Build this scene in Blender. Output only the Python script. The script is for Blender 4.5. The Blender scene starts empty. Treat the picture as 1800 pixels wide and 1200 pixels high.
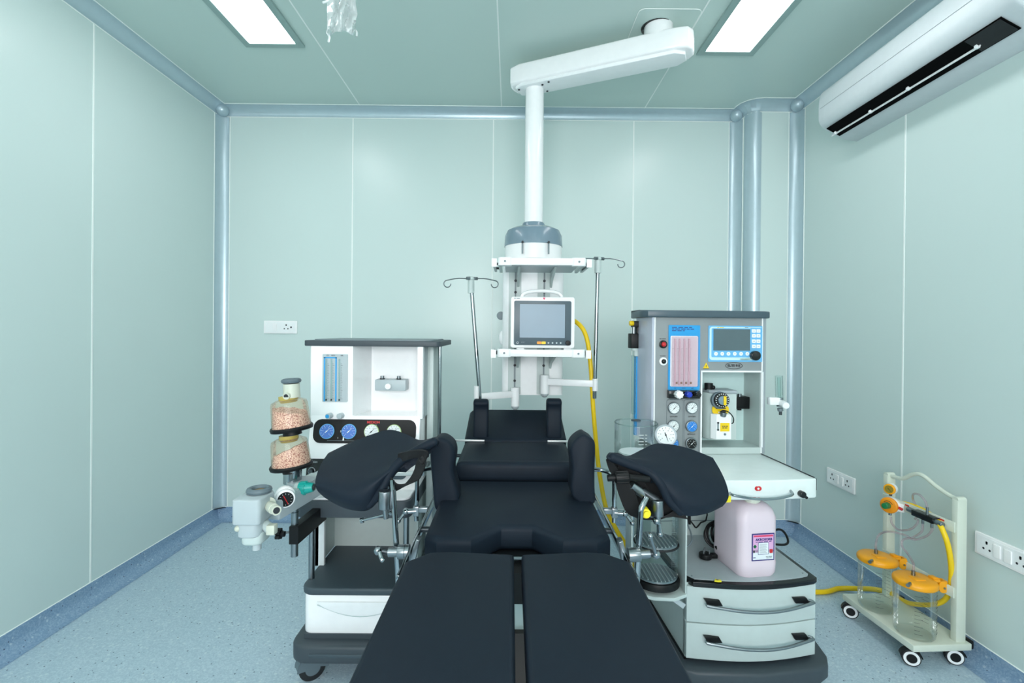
import bpy, bmesh, math, random
from mathutils import Matrix, Vector
random.seed(7)
R = math.radians
scn = bpy.context.scene
COL = scn.collection

# ------------------------------------------------------------------ camera, world, exposure
def cam_axes():
    yaw, roll, pitch = R(0.12826827), R(0.52752992), R(-0.18875272)
    f = Vector((math.sin(yaw)*math.cos(pitch), math.cos(yaw)*math.cos(pitch), math.sin(pitch)))
    r = Vector((math.cos(yaw), -math.sin(yaw), 0)); u = r.cross(f)
    c, s = math.cos(roll), math.sin(roll)
    return c*r+s*u, -s*r+c*u, f
CR, CU, CF = cam_axes()
EYE = Vector((0, 0, 1.28))
FPX, CYP = 860.0, 583.8
cd = bpy.data.cameras.new('camera'); cam = bpy.data.objects.new('camera', cd); COL.objects.link(cam)
cd.sensor_width = 36; cd.lens = FPX/1800*36; cd.shift_y = -(600-CYP)/1800; cd.clip_start = .02
mw = Matrix(((CR.x, CU.x, -CF.x, 0), (CR.y, CU.y, -CF.y, 0), (CR.z, CU.z, -CF.z, EYE.z), (0, 0, 0, 1)))
cam.matrix_world = mw
scn.camera = cam
w = bpy.data.worlds.new('world'); scn.world = w; w.use_nodes = True
w.node_tree.nodes['Background'].inputs[0].default_value = (.96, .955, .97, 1)      # bright sky outside the added window, serving as frontal fill
w.node_tree.nodes['Background'].inputs[1].default_value = 11.5
ADDED_WIN = (-1.1, 1.0, .95, 2.25)      # unseen window added for frontal light: x0, x1, z0, z1
pl = bpy.data.lights.new('added_window_portal', 'AREA'); pl.shape = 'RECTANGLE'; pl.size = ADDED_WIN[1]-ADDED_WIN[0]; pl.size_y = ADDED_WIN[3]-ADDED_WIN[2]; pl.cycles.is_portal = True
po = bpy.data.objects.new('added_window_portal', pl); COL.objects.link(po); po.location = ((ADDED_WIN[0]+ADDED_WIN[1])/2, -1.79, (ADDED_WIN[2]+ADDED_WIN[3])/2); po.rotation_euler = (math.pi/2, 0, 0)
scn.view_settings.view_transform = 'Standard'; scn.view_settings.look = 'None'
scn.view_settings.gamma = 1; scn.view_settings.exposure = 0.13; scn.view_settings.use_curve_mapping = False
LIGHT_POWER = 8.0          # emission of the ceiling panels

def ray(px, py): return CF + CR*((px-900)/FPX) + CU*((CYP-py)/FPX)
def W(px, py, X=None, Y=None, Z=None):          # point of the place seen at a photograph pixel, on a plane
    d = ray(px, py)
    t = (X-EYE.x)/d.x if X is not None else (Y-EYE.y)/d.y if Y is not None else (Z-EYE.z)/d.z
    return EYE + d*t

# ------------------------------------------------------------------ materials
def lin(c):
    return tuple((x/255/12.92 if x/255 <= .04045 else ((x/255+.055)/1.055)**2.4) for x in c)
MATS = {}
def mat(name, rgb, rough=.5, metal=0, coat=0, var=.04, scale=30, bump=0, bscale=200, emit=0, spec=.5, sheen=0):
    m = bpy.data.materials.new(name); m.use_nodes = True; nt = m.node_tree; n = nt.nodes; l = nt.links
    b = n['Principled BSDF']; c = lin(rgb)
    tc = n.new('ShaderNodeTexCoord'); ns = n.new('ShaderNodeTexNoise'); ns.inputs['Scale'].default_value = scale
    l.new(tc.outputs['Object'], ns.inputs['Vector'])
    mx = n.new('ShaderNodeMix'); mx.data_type = 'RGBA'
    mx.inputs[6].default_value = tuple(x*(1-var) for x in c)+(1,)
    mx.inputs[7].default_value = tuple(min(1, x*(1+var)) for x in c)+(1,)
    l.new(ns.outputs['Fac'], mx.inputs[0]); l.new(mx.outputs[2], b.inputs['Base Color'])
    b.inputs['Roughness'].default_value = rough; b.inputs['Metallic'].default_value = metal
    b.inputs['Coat Weight'].default_value = coat; b.inputs['Specular IOR Level'].default_value = spec
    b.inputs['Sheen Weight'].default_value = sheen
    if emit:
        b.inputs['Emission Color'].default_value = c+(1,); b.inputs['Emission Strength'].default_value = emit
    if bump:
        n2 = n.new('ShaderNodeTexNoise'); n2.inputs['Scale'].default_value = bscale; n2.inputs['Detail'].default_value = 4
        l.new(tc.outputs['Object'], n2.inputs['Vector'])
        bp = n.new('ShaderNodeBump'); bp.inputs['Strength'].default_value = bump; bp.inputs['Distance'].default_value = .002
        l.new(n2.outputs['Fac'], bp.inputs['Height']); l.new(bp.outputs['Normal'], b.inputs['Normal'])
    MATS[name] = m
    return m
def clear(name, tint, gloss=.9, rough=.03, body=0.0, bodycol=(255, 255, 255)):
    m = bpy.data.materials.new(name); m.use_nodes = True; nt = m.node_tree; n = nt.nodes; l = nt.links
    n.remove(n['Principled BSDF']); out = n['Material Output']
    tr = n.new('ShaderNodeBsdfTransparent'); tr.inputs[0].default_value = lin(tint)+(1,)
    gl = n.new('ShaderNodeBsdfGlossy'); gl.inputs['Roughness'].default_value = rough; gl.inputs[0].default_value = (gloss,)*3+(1,)
    df = n.new('ShaderNodeBsdfDiffuse'); df.inputs[0].default_value = lin(bodycol)+(1,)
    fr = n.new('ShaderNodeLayerWeight'); fr.inputs[0].default_value = .25
    ns = n.new('ShaderNodeTexNoise'); ns.inputs['Scale'].default_value = 12
    mth = n.new('ShaderNodeMath'); mth.operation = 'MULTIPLY'; mth.inputs[1].default_value = .6
    l.new(fr.outputs['Fresnel'], mth.inputs[0])
    m0 = n.new('ShaderNodeMixShader'); m0.inputs[0].default_value = body
    l.new(tr.outputs[0], m0.inputs[1]); l.new(df.outputs[0], m0.inputs[2])
    m1 = n.new('ShaderNodeMixShader'); l.new(mth.outputs[0], m1.inputs[0])
    l.new(m0.outputs[0], m1.inputs[1]); l.new(gl.outputs[0], m1.inputs[2]); l.new(m1.outputs[0], out.inputs[0])
    MATS[name] = m
    return m
def vinyl(name, base, light, dark):
    m = bpy.data.materials.new(name); m.use_nodes = True; nt = m.node_tree; n = nt.nodes; l = nt.links
    b = n['Principled BSDF']; tc = n.new('ShaderNodeTexCoord')
    def ramp(src, stops):
        r = n.new('ShaderNodeValToRGB'); e = r.color_ramp.elements
        while len(e) < len(stops): e.new(.5)
        for i, (p, v) in enumerate(stops): e[i].position = p; e[i].color = (v, v, v, 1)
        l.new(src, r.inputs[0]); return r.outputs[0]
    def mixc(f, a, c):
        x = n.new('ShaderNodeMix'); x.data_type = 'RGBA'; l.new(f, x.inputs[0])
        if isinstance(a, tuple): x.inputs[6].default_value = a
        else: l.new(a, x.inputs[6])
        x.inputs[7].default_value = c; return x.outputs[2]
    v = n.new('ShaderNodeTexVoronoi'); v.inputs['Scale'].default_value = 190; l.new(tc.outputs['Object'], v.inputs['Vector'])
    sp = n.new('ShaderNodeSeparateColor'); l.new(v.outputs['Color'], sp.inputs[0])
    col = mixc(ramp(sp.outputs[0], [(.25, 0), (.95, 1)]), lin(base)+(1,), lin(light)+(1,))
    v2 = n.new('ShaderNodeTexVoronoi'); v2.inputs['Scale'].default_value = 95; l.new(tc.outputs['Object'], v2.inputs['Vector'])
    s2 = n.new('ShaderNodeSeparateColor'); l.new(v2.outputs['Color'], s2.inputs[0])
    a = ramp(s2.outputs[1], [(.93, 0), (.94, 1)]); d = ramp(v2.outputs['Distance'], [(.22, 1), (.3, 0)])
    mm = n.new('ShaderNodeMath'); mm.operation = 'MULTIPLY'; l.new(a, mm.inputs[0]); l.new(d, mm.inputs[1])
    col = mixc(mm.outputs[0], col, lin(dark)+(1,))
    v3 = n.new('ShaderNodeTexVoronoi'); v3.inputs['Scale'].default_value = 60; l.new(tc.outputs['Object'], v3.inputs['Vector'])
    s3 = n.new('ShaderNodeSeparateColor'); l.new(v3.outputs['Color'], s3.inputs[0])
    a3 = ramp(s3.outputs[2], [(.90, 0), (.92, .4)]); d3 = ramp(v3.outputs['Distance'], [(.25, 1), (.35, 0)])
    m3 = n.new('ShaderNodeMath'); m3.operation = 'MULTIPLY'; l.new(a3, m3.inputs[0]); l.new(d3, m3.inputs[1])
    col = mixc(m3.outputs[0], col, lin((225, 238, 240))+(1,))
    l.new(col, b.inputs['Base Color']); b.inputs['Roughness'].default_value = .38
    MATS[name] = m
    return m

mat('wall_panel', (209, 226, 223), .28, var=.015, scale=2, spec=.5)
mat('ceiling_panel', (200, 220, 214), .33, var=.015, scale=2)
mat('sealant', (244, 252, 248), .5)
mat('cove_metal', (184, 204, 212), .3, metal=.3)
vinyl('floor_vinyl', (174, 197, 211), (194, 214, 225), (70, 88, 115))
vinyl('skirting_vinyl_shade', (128, 158, 188), (152, 178, 202), (55, 70, 100))  # floor vinyl darkened: shade of the upright face put into its colour
mat('white', (246, 249, 250), .35)
mat('white_gloss', (252, 253, 254), .18, coat=.3)
mat('offwhite', (192, 206, 204), .4)
mat('cream', (214, 222, 208), .4)
mat('ivory_plastic', (205, 210, 195), .4)
mat('lightgrey', (178, 190, 194), .4)
mat('midgrey', (118, 132, 138), .45)
mat('silver', (170, 178, 184), .38, metal=.3)
mat('panel_grey', (146, 152, 154), .42, metal=.15)
mat('side_grey', (206, 212, 228), .3, metal=.2)
mat('darkgrey', (60, 70, 77), .5)
mat('slate', (62, 76, 84), .5, bump=.15, bscale=500)
mat('domegrey', (120, 142, 156), .25, coat=.3)
mat('black', (13, 15, 17), .45, spec=.3)
mat('blackgloss', (14, 16, 18), .15)
mat('rubber', (30, 33, 36), .6)
mat("pad", (25, 35, 46), .55, var=.08, scale=60, bump=.12, bscale=700, spec=.18)
mat('strap', (11, 13, 16), .75, bump=.3, bscale=900)
mat('chrome', (158, 166, 170), .14, metal=1)
mat('steel', (142, 150, 154), .3, metal=1)
mat('darkmetal', (70, 76, 80), .35, metal=.8)
mat('yellow', (246, 208, 20), .4)
mat('lemon', (240, 224, 40), .5)
mat('orange', (250, 170, 20), .35)
mat('amber', (240, 150, 20), .4)
mat('green', (20, 120, 70), .4)
mat('teal', (20, 165, 155), .35)
mat('red', (205, 40, 45), .35)
mat('pinkred', (225, 70, 110), .5)
mat('blue', (40, 160, 225), .4)
mat('skyblue', (110, 185, 232), .4)
mat('dialblue', (38, 130, 215), .35)
mat('periwinkle', (78, 122, 200), .35)
mat('navy', (52, 48, 120), .5)
mat('cobalt', (30, 60, 180), .25)
mat('mint_plate', (208, 236, 234), .4)
mat('dial_white', (235, 240, 240), .3)
mat('dial_olive', (150, 130, 40), .4)
mat('ink', (38, 42, 48), .6)
mat('greyink', (110, 122, 128), .6)
mat('jar_ink', (60, 74, 76), .6)
mat('lime_ring', (180, 205, 140), .4)
mat('screen_off', (112, 140, 158), .3, var=.12, scale=6)
mat('lcd_off', (84, 104, 110), .25)
mat('bezel', (72, 90, 100), .35)
mat('can_pink', (228, 212, 222), .35, var=.03, scale=6)
mat('label_pink', (226, 176, 216), .5)
mat('label_paper', (232, 238, 242), .5)
mat('olive_plastic', (190, 172, 92), .35)
mat('ac_white', (208, 217, 220), .35)
mat('void', (4, 5, 6), .9, spec=.1)
mat('brown_boot', (58, 52, 50), .6)
mat('bright_steel', (225, 230, 230), .35, metal=.6)
mat('lamp_frame', (150, 176, 172), .4)
mat('worktop_toplit', (228, 238, 236), .3)  # paler offwhite, with the light from above put into the colour
mat('frost', (128, 144, 152), .3)
mat('smudge', (150, 156, 140), .6)
mat('brown', (140, 116, 78), .5)
mat('glove_grey', (96, 112, 120), .5)
clear('clear', (243, 250, 249))
clear('clear_thin', (251, 254, 254), gloss=.9)
clear('amber_clear', (254, 248, 238), body=.1, bodycol=(236, 226, 200))
clear('bag_film', (250, 254, 254), gloss=1, rough=.12, body=.38, bodycol=(254, 255, 255))
clear('tubing', (244, 238, 241), gloss=.9, body=.18, bodycol=(215, 200, 206))
clear('tube_window', (252, 244, 246), gloss=.4, rough=.2, body=.06, bodycol=(235, 215, 220))
def granules():
    m = bpy.data.materials.new('granules'); m.use_nodes = True; nt = m.node_tree; n = nt.nodes; l = nt.links
    b = n['Principled BSDF']; tc = n.new('ShaderNodeTexCoord'); v = n.new('ShaderNodeTexVoronoi'); v.inputs['Scale'].default_value = 260
    l.new(tc.outputs['Object'], v.inputs['Vector'])
    r = n.new('ShaderNodeValToRGB'); e = r.color_ramp.elements
    e[0].position = .35; e[0].color = lin((252, 222, 214))+(1,); e[1].position = .8; e[1].color = lin((170, 104, 100))+(1,)
    l.new(v.outputs['Distance'], r.inputs[0]); l.new(r.outputs[0], b.inputs['Base Color']); b.inputs['Roughness'].default_value = .8
    bp = n.new('ShaderNodeBump'); bp.invert = True; bp.inputs['Distance'].default_value = .002
    l.new(v.outputs['Distance'], bp.inputs['Height']); l.new(bp.outputs['Normal'], b.inputs['Normal'])
    MATS['granules'] = m
granules()
def lamp_mat():
    m = bpy.data.materials.new('lamp'); m.use_nodes = True; nt = m.node_tree; n = nt.nodes; l = nt.links
    n.remove(n['Principled BSDF']); e = n.new('ShaderNodeEmission')
    e.inputs[0].default_value = (.94, .95, .965, 1); e.inputs[1].default_value = LIGHT_POWER
    l.new(e.outputs[0], n['Material Output'].inputs[0]); MATS['lamp'] = m
lamp_mat()

# ------------------------------------------------------------------ mesh builder
ROOTM = {}
I4 = Matrix.Identity(4)
def rr(x0, z0, x1, z1, r, n=5):
    r = min(r, abs(x1-x0)/2, abs(z1-z0)/2); pts = []
    for cx, cz, a0 in ((x1-r, z0+r, -90), (x1-r, z1-r, 0), (x0+r, z1-r, 90), (x0+r, z0+r, 180)):
        for k in range(n+1):
            a = R(a0+90*k/n); pts.append((cx+r*math.cos(a), cz+r*math.sin(a)))
    return pts
def catmull(P, k=8, closed=False):
    P = [Vector(p) for p in P]
    if len(P) < 3 or k <= 1: return P
    out = []; n = len(P)
    for i in range(n if closed else n-1):
        g = (lambda j: P[j % n]) if closed else (lambda j: P[max(0, min(n-1, j))])
        p0, p1, p2, p3 = g(i-1), g(i), g(i+1), g(i+2)
        for j in range(k):
            t = j/k
            out.append(.5*((2*p1)+(p2-p0)*t+(2*p0-5*p1+4*p2-p3)*t*t+(3*p1-p0-3*p2+p3)*t*t*t))
    if not closed: out.append(P[-1])
    return out
class M:
    def __init__(s, T=None): s.bm = bmesh.new(); s.mats = []; s.T = T or I4
    def mi(s, m):
        if m not in s.mats: s.mats.append(m)
        return s.mats.index(m)
    def add(s, b, m, T=None, keep=False):
        Tm = s.T @ (T or I4); i = s.mi(m); vm = {}
        for v in b.verts: vm[v] = s.bm.verts.new(Tm @ v.co)
        for f in b.faces:
            try: nf = s.bm.faces.new([vm[v] for v in f.verts])
            except ValueError: continue
            nf.material_index = i; nf.smooth = True
        b.free(); return s
    def box(s, x0, x1, y0, y1, z0, z1, m, bev=0, T=None, seg=2):
        b = bmesh.new(); bmesh.ops.create_cube(b, size=1)
        for v in b.verts: v.co = Vector((x0+(v.co.x+.5)*(x1-x0), y0+(v.co.y+.5)*(y1-y0), z0+(v.co.z+.5)*(z1-z0)))
        if bev: bmesh.ops.bevel(b, geom=list(b.edges), offset=bev, segments=seg, profile=.5, affect='EDGES')
        return s.add(b, m, T)
    def prism(s, pts, d0, d1, m, axis='Y', bev=0, T=None, taper=None):
        b = bmesh.new()
        def mk(p, d):
            return {'Y': (p[0], d, p[1]), 'Z': (p[0], p[1], d), 'X': (d, p[0], p[1])}[axis]
        A = [b.verts.new(mk(p, d0)) for p in pts]; B = [b.verts.new(mk(p, d1)) for p in pts]
        fa = b.faces.new(A); fb = b.faces.new(B[::-1]); n = len(pts)
        for i in range(n): b.faces.new((A[i], B[i], B[(i+1) % n], A[(i+1) % n]))
        bmesh.ops.recalc_face_normals(b, faces=b.faces)
        if bev:
            es = set(fa.edges) | set(fb.edges)
            bmesh.ops.bevel(b, geom=list(es), offset=bev, segments=3, profile=.5, affect='EDGES', clamp_overlap=True)
        return s.add(b, m, T)
    def cyl(s, p0, p1, r0, m, r1=None, n=24, T=None, bev=0):
        p0, p1 = Vector(p0), Vector(p1); r1 = r0 if r1 is None else r1; d = (p1-p0); L = d.length
        b = bmesh.new(); bmesh.ops.create_cone(b, cap_ends=True, segments=n, radius1=r0, radius2=r1, depth=L)
        if bev: bmesh.ops.bevel(b, geom=[e for e in b.edges if len([f for f in e.link_faces if len(f.verts) > 4]) == 1], offset=bev, segments=3, profile=.5, affect='EDGES')
        q = Vector((0, 0, 1)).rotation_difference(d.normalized()).to_matrix().to_4x4()
        X = Matrix.Translation((p0+p1)/2) @ q
        return s.add(b, m, (T or I4) @ X)
    def ball(s, c, r, m, sc=(1, 1, 1), T=None, n=20):
        b = bmesh.new(); bmesh.ops.create_uvsphere(b, u_segments=n, v_segments=n//2, radius=r)
        return s.add(b, m, (T or I4) @ Matrix.Translation(c) @ Matrix.Diagonal((*sc, 1)))
    def lathe(s, prof, m, c=(0, 0, 0), T=None, n=32, sx=1, sy=1):
        b = bmesh.new(); rings = []
        for r, z in prof:
            if r < 1e-6: rings.append([b.verts.new((0, 0, z))])
            else: rings.append([b.verts.new((r*sx*math.cos(2*math.pi*k/n), r*sy*math.sin(2*math.pi*k/n), z)) for k in range(n)])
        for a, c2 in zip(rings, rings[1:]):
            for k in range(n):
                k2 = (k+1) % n
                if len(a) == 1 and len(c2) == 1: continue
                if len(a) == 1: b.faces.new((a[0], c2[k2], c2[k]))
                elif len(c2) == 1: b.faces.new((a[k], a[k2], c2[0]))
                else: b.faces.new((a[k], a[k2], c2[k2], c2[k]))
        bmesh.ops.recalc_face_normals(b, faces=b.faces)
        return s.add(b, m, (T or I4) @ Matrix.Translation(c))
    def tube(s, P, r, m, k=8, n=10, closed=False, T=None, flat=None):
        P = catmull(P, k, closed); b = bmesh.new(); N = len(P); rings = []
        tan = [((P[(i+1) % N]-P[i-1]) if closed else (P[min(i+1, N-1)]-P[max(i-1, 0)])).normalized() for i in range(N)]
        up = Vector((0, 0, 1)) if abs(tan[0].z) < .9 else Vector((1, 0, 0))
        x = tan[0].cross(up).normalized()
        for i in range(N):
            x = (x-tan[i]*x.dot(tan[i])).normalized(); y = tan[i].cross(x)
            ra, rb = (r, r) if flat is None else flat
            rings.append([b.verts.new(P[i]+x*math.cos(2*math.pi*j/n)*ra+y*math.sin(2*math.pi*j/n)*rb) for j in range(n)])
        for i in range(N if closed else N-1):
            a, c = rings[i], rings[(i+1) % N]
            for j in range(n): b.faces.new((a[j], a[(j+1) % n], c[(j+1) % n], c[j]))
        if not closed: b.faces.new(rings[0][::-1]); b.faces.new(rings[-1])
        bmesh.ops.recalc_face_normals(b, faces=b.faces)
        return s.add(b, m, T)
    def ribbon(s, P, wvec, m, th=.003, k=6):
        P = catmull(P, k); wv = [Vector(a) for a in (wvec if isinstance(wvec, list) else [wvec, wvec])]
        b = bmesh.new(); N = len(P); rows = []
        for i, p in enumerate(P):
            t = i/(N-1)*(len(wv)-1); j = min(int(t), len(wv)-2); wd = wv[j].lerp(wv[j+1], t-j)
            tg = (P[min(i+1, N-1)]-P[max(i-1, 0)]).normalized(); nn = tg.cross(wd).normalized()*th/2
            rows.append([b.verts.new(p+wd/2+nn), b.verts.new(p-wd/2+nn), b.verts.new(p-wd/2-nn), b.verts.new(p+wd/2-nn)])
        for a, c in zip(rows, rows[1:]):
            for j in range(4): b.faces.new((a[j], a[(j+1) % 4], c[(j+1) % 4], c[j]))
        b.faces.new(rows[0]); b.faces.new(rows[-1][::-1])
        bmesh.ops.recalc_face_normals(b, faces=b.faces)
        return s.add(b, m)
    def ring(s, c, R0, r, m, T=None, n=28, k=8, sy=1):
        P = [Vector((c[0]+R0*math.cos(2*math.pi*i/n), c[1]+R0*sy*math.sin(2*math.pi*i/n), c[2])) for i in range(n)]
        return s.tube(P, r, m, k=1, n=k, closed=True, T=T)
    def disc(s, x, z, r, y0, y1, m, n=28, bev=0): return s.cyl((x, y1, z), (x, y0, z), r, m, n=n, bev=bev)   # disc facing -Y
    def plate(s, x0, z0, x1, z1, y0, y1, m, r=.004): return s.prism(rr(x0, z0, x1, z1, r), y0, y1, m)
    def text(s, t, x, z, size, y, m, T=None, align='CENTER', ext=.0004, sx=1, bold=0):
        cu = bpy.data.curves.new('t', 'FONT'); cu.body = t; cu.size = size; cu.extrude = ext; cu.align_x = align; cu.align_y = 'CENTER'; cu.offset = bold; cu.resolution_u = 3
        o = bpy.data.objects.new('t', cu); COL.objects.link(o); dg = bpy.context.evaluated_depsgraph_get()
        me = bpy.data.meshes.new_from_object(o.evaluated_get(dg)); bpy.data.objects.remove(o); bpy.data.curves.remove(cu)
        b = bmesh.new(); b.from_mesh(me); bpy.data.meshes.remove(me)
        F = Matrix(((sx, 0, 0, x), (0, 0, -1, y), (0, 1, 0, z), (0, 0, 0, 1)))
        return s.add(b, m, (T or I4) @ F)
    def scribble(s, x, z, w_, h, y, m, words=3, seed=1):
        """a line of print too small to read: word-long dashes centred on x"""
        rnd = random.Random(seed); ws = [.6+rnd.random() for _ in range(words)]; tot = sum(ws)*1.15; c = x-w_/2
        for q in ws:
            l_ = q/tot*w_; s.box(c, c+l_*.95, y-.0003, y+.0003, z-h/2, z+h/2, m); c += q*1.15/tot*w_+w_*.02
        return s
    def grid(s, rows, m, th=.03, sub=4, T=None, inward=None):
        """smooth cushion through rows of control points, given thickness"""
        A = [catmull(r, sub) for r in rows]; cols = list(zip(*A)); B = [catmull(c, sub) for c in cols]
        nu, nv = len(B), len(B[0]); b = bmesh.new()
        nr = [[None]*nv for _ in range(nu)]
        for i in range(nu):
            for j in range(nv):
                du = B[min(i+1, nu-1)][j]-B[max(i-1, 0)][j]; dv = B[i][min(j+1, nv-1)]-B[i][max(j-1, 0)]
                nr[i][j] = du.cross(dv).normalized() if du.cross(dv).length > 1e-9 else Vector((0, -1, 0))
        iw = Vector(inward)
        def off(i, j):
            n_ = nr[i][j]
            if n_.dot(iw) < 0: n_ = -n_
            e = min(i, nu-1-i)/(nu*.12); e2 = min(j, nv-1-j)/(nv*.12); q = min(1, e, e2); q = math.sqrt(max(0, 1-(1-q)**2))
            return (n_*.45+iw*.55).normalized()*th*(.25+.75*q)
        top = [[b.verts.new(B[i][j]) for j in range(nv)] for i in range(nu)]
        bot = [[b.verts.new(B[i][j]+off(i, j)) for j in range(nv)] for i in range(nu)]
        for i in range(nu-1):
            for j in range(nv-1):
                b.faces.new((top[i][j], top[i+1][j], top[i+1][j+1], top[i][j+1]))
                b.faces.new((bot[i][j], bot[i][j+1], bot[i+1][j+1], bot[i+1][j]))
        per = [(i, 0) for i in range(nu)]+[(nu-1, j) for j in range(1, nv)]+[(i, nv-1) for i in range(nu-2, -1, -1)]+[(0, j) for j in range(nv-2, 0, -1)]
        for q in range(len(per)):
            a, c = per[q], per[(q+1) % len(per)]
            b.faces.new((top[a[0]][a[1]], top[c[0]][c[1]], bot[c[0]][c[1]], bot[a[0]][a[1]]))
        bmesh.ops.recalc_face_normals(b, faces=b.faces)
        return s.add(b, m, T)
    def build(s, name, parent=None, local=False, loc=None, angle=35, subsurf=0):
        me = bpy.data.meshes.new(name)
        T = I4
        if parent is not None and not local: T = ROOTM[parent.name].inverted()
        if T != I4: s.bm.transform(T)
        s.bm.to_mesh(me); s.bm.free()
        for m in s.mats: me.materials.append(MATS[m])
        me.set_sharp_from_angle(angle=R(angle))
        o = bpy.data.objects.new(name, me); COL.objects.link(o)
        if parent is not None: o.parent = parent
        if loc: o.location = loc
        ROOTM[o.name] = ROOTM[parent.name] if parent is not None else I4
        if subsurf: sm = o.modifiers.new('s', 'SUBSURF'); sm.levels = sm.render_levels = subsurf
        return o
def thing(name, label, cat, loc, rotz=0, group=None):
    o = bpy.data.objects.new(name, None); COL.objects.link(o); o.empty_display_size = .05
    o.location = loc; o.rotation_euler = (0, 0, R(rotz)); o['label'] = label; o['category'] = cat
    if group: o['group'] = group
    ROOTM[o.name] = Matrix.Translation(loc) @ Matrix.Rotation(R(rotz), 4, 'Z')
    return o
def tag(o, label, cat, group=None):
    o['label'] = label; o['category'] = cat
    if group: o['group'] = group
    return o
def recenter(o):      # move a single-mesh thing's origin to its base
    vs = [v.co for v in o.data.vertices]; c = Vector((sum(v.x for v in vs)/len(vs), sum(v.y for v in vs)/len(vs), min(v.z for v in vs)))
    o.data.transform(Matrix.Translation(-c)); o.location = c; return o
def struct(o): o['kind'] = 'structure'; return o
def frame(o, nrm, up=(0, 0, 1)):      # local frame whose -Y looks along nrm
    y = -Vector(nrm).normalized(); z = Vector(up); z = (z-y*z.dot(y)).normalized(); x = y.cross(z)
    o = Vector(o)
    return Matrix(((x.x, y.x, z.x, o.x), (x.y, y.y, z.y, o.y), (x.z, y.z, z.z, o.z), (0, 0, 0, 1)))

def gauge(parent, x, y, z, r, rim, face, ink, needle=45, T=None, local=False, rimw=.16, depth=.012, name='gauge', facename='dial'):
    """round gauge facing -Y of its frame"""
    m = M(T); m.cyl((x, y, z), (x, y-depth, z), r, rim, bev=r*.08)
    g = m.build(name, parent, local)
    ri = r*(1-rimw); f = M(T); f.disc(x, z, ri, y-depth-.001, y-depth+.001, face)
    for k in range(11):
        a = R(225-27*k); c, s_ = math.cos(a), math.sin(a)
        f.cyl((x+c*ri*.74, y-depth-.0013, z+s_*ri*.74), (x+c*ri*.9, y-depth-.0013, z+s_*ri*.9), ri*.025, ink, n=5)
    for k in range(6):
        a = R(225-54*k); f.disc(x+math.cos(a)*ri*.56, z+math.sin(a)*ri*.56, ri*.05, y-depth-.0014, y-depth, ink, n=6)
    a = R(needle); c, s_ = math.cos(a), math.sin(a)
    f.cyl((x-c*ri*.3, y-depth-.002, z-s_*ri*.3), (x+c*ri*.75, y-depth-.002, z+s_*ri*.75), ri*.06, ink, r1=ri*.015, n=6)
    f.disc(x, z, ri*.1, y-depth-.003, y-depth, ink, n=10)
    f.build(facename, g, local)
    return g

# ------------------------------------------------------------------ the room
XL, XR, YB, YP, YF, ZC = -1.96, 1.834, 3.289, 3.134, -1.7, 2.757
XP, RC = 1.519, .065
arc = [(XP+RC-RC*math.cos(R(a)), YP+RC-RC*math.sin(R(a))) for a in (90, 67.5, 45, 22.5, 0)]
POLY = [(XL, YF), (XR, YF), (XR, YP)] + arc + [(XP, YB), (XL, YB)]
def offset(poly, d):
    n = len(poly); out = []
    for i in range(n):
        p0, p1, p2 = Vector(poly[i-1]), Vector(poly[i]), Vector(poly[(i+1) % n])
        a = (p1-p0).normalized(); b = (p2-p1).normalized(); na = Vector((-a.y, a.x)); nb = Vector((-b.y, b.x))
        h = (na+nb).normalized(); out.append(p1+h*d/max(.2, h.dot(na)))
    return out
fl = M().box(XL-.1, XR+.1, YF-.1, YB+.1, -.1, 0, 'floor_vinyl').build('floor'); struct(fl)
ce = M(); ce.box(XL-.1, XR+.1, YF-.1, YB+.1, ZC, ZC+.1, 'ceiling_panel')
for x in (-1.01, -.075, .87): ce.box(x-.0035, x+.0035, YF, YB, ZC-.0012, ZC+.001, 'sealant')
struct(ce.build('ceiling'))
def seam(m, x, y, ax):
    if ax == 'x': m.box(x-.004, x+.004, y-.0015, y+.001, .08, ZC-.06, 'sealant')
    else: m.box(x-.0015, x+.0015, y-.004, y+.004, .08, ZC-.06, 'sealant')
wl = M().box(XL-.1, XL, YF-.1, YB+.1, -.1, ZC+.1, 'wall_panel')
for y in (2.293, 1.343, .393, -.557): seam(wl, XL+.0005, y, 'y')
struct(wl.build('wall_left'))
wr = M().box(XR, XR+.1, YF-.1, YB+.1, -.1, ZC+.1, 'wall_panel')
for y in (2.283, 1.333, .383, -.567): seam(wr, XR-.0005, y, 'y')
struct(wr.build('wall_right'))
wb = M().box(XL, XR, YB, YB+.1, -.1, ZC+.1, 'wall_panel')
for x in (-1.071, -.129, .813): seam(wb, x, YB-.0005, 'x')
struct(wb.build('wall_back'))
x0, x1, z0, z1 = ADDED_WIN
m = M(); m.box(XL, x0, YF-.1, YF, -.1, ZC+.1, 'wall_panel'); m.box(x1, XR, YF-.1, YF, -.1, ZC+.1, 'wall_panel'); m.box(x0, x1, YF-.1, YF, -.1, z0, 'wall_panel'); m.box(x0, x1, YF-.1, YF, z1, ZC+.1, 'wall_panel'); struct(m.build('wall_front'))
m = M()
for a, b, c, d in ((x0, x0+.05, z0, z1), (x1-.05, x1, z0, z1), (x0, x1, z0, z0+.05), (x0, x1, z1-.05, z1), ((x0+x1)/2-.03, (x0+x1)/2+.03, z0, z1)): m.box(a, b, YF-.06, YF-.02, c, d, 'white')
struct(m.build('added_window_1'))  # window added behind the camera to light the front faces
pil = M().prism([(XR+.02, YP), (XR+.02, YB+.02), (XP, YB+.02), (XP, YP+RC)]+arc[::-1][1:], 0, ZC, 'wall_panel', axis='Z')
struct(pil.build('pillar'))
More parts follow.
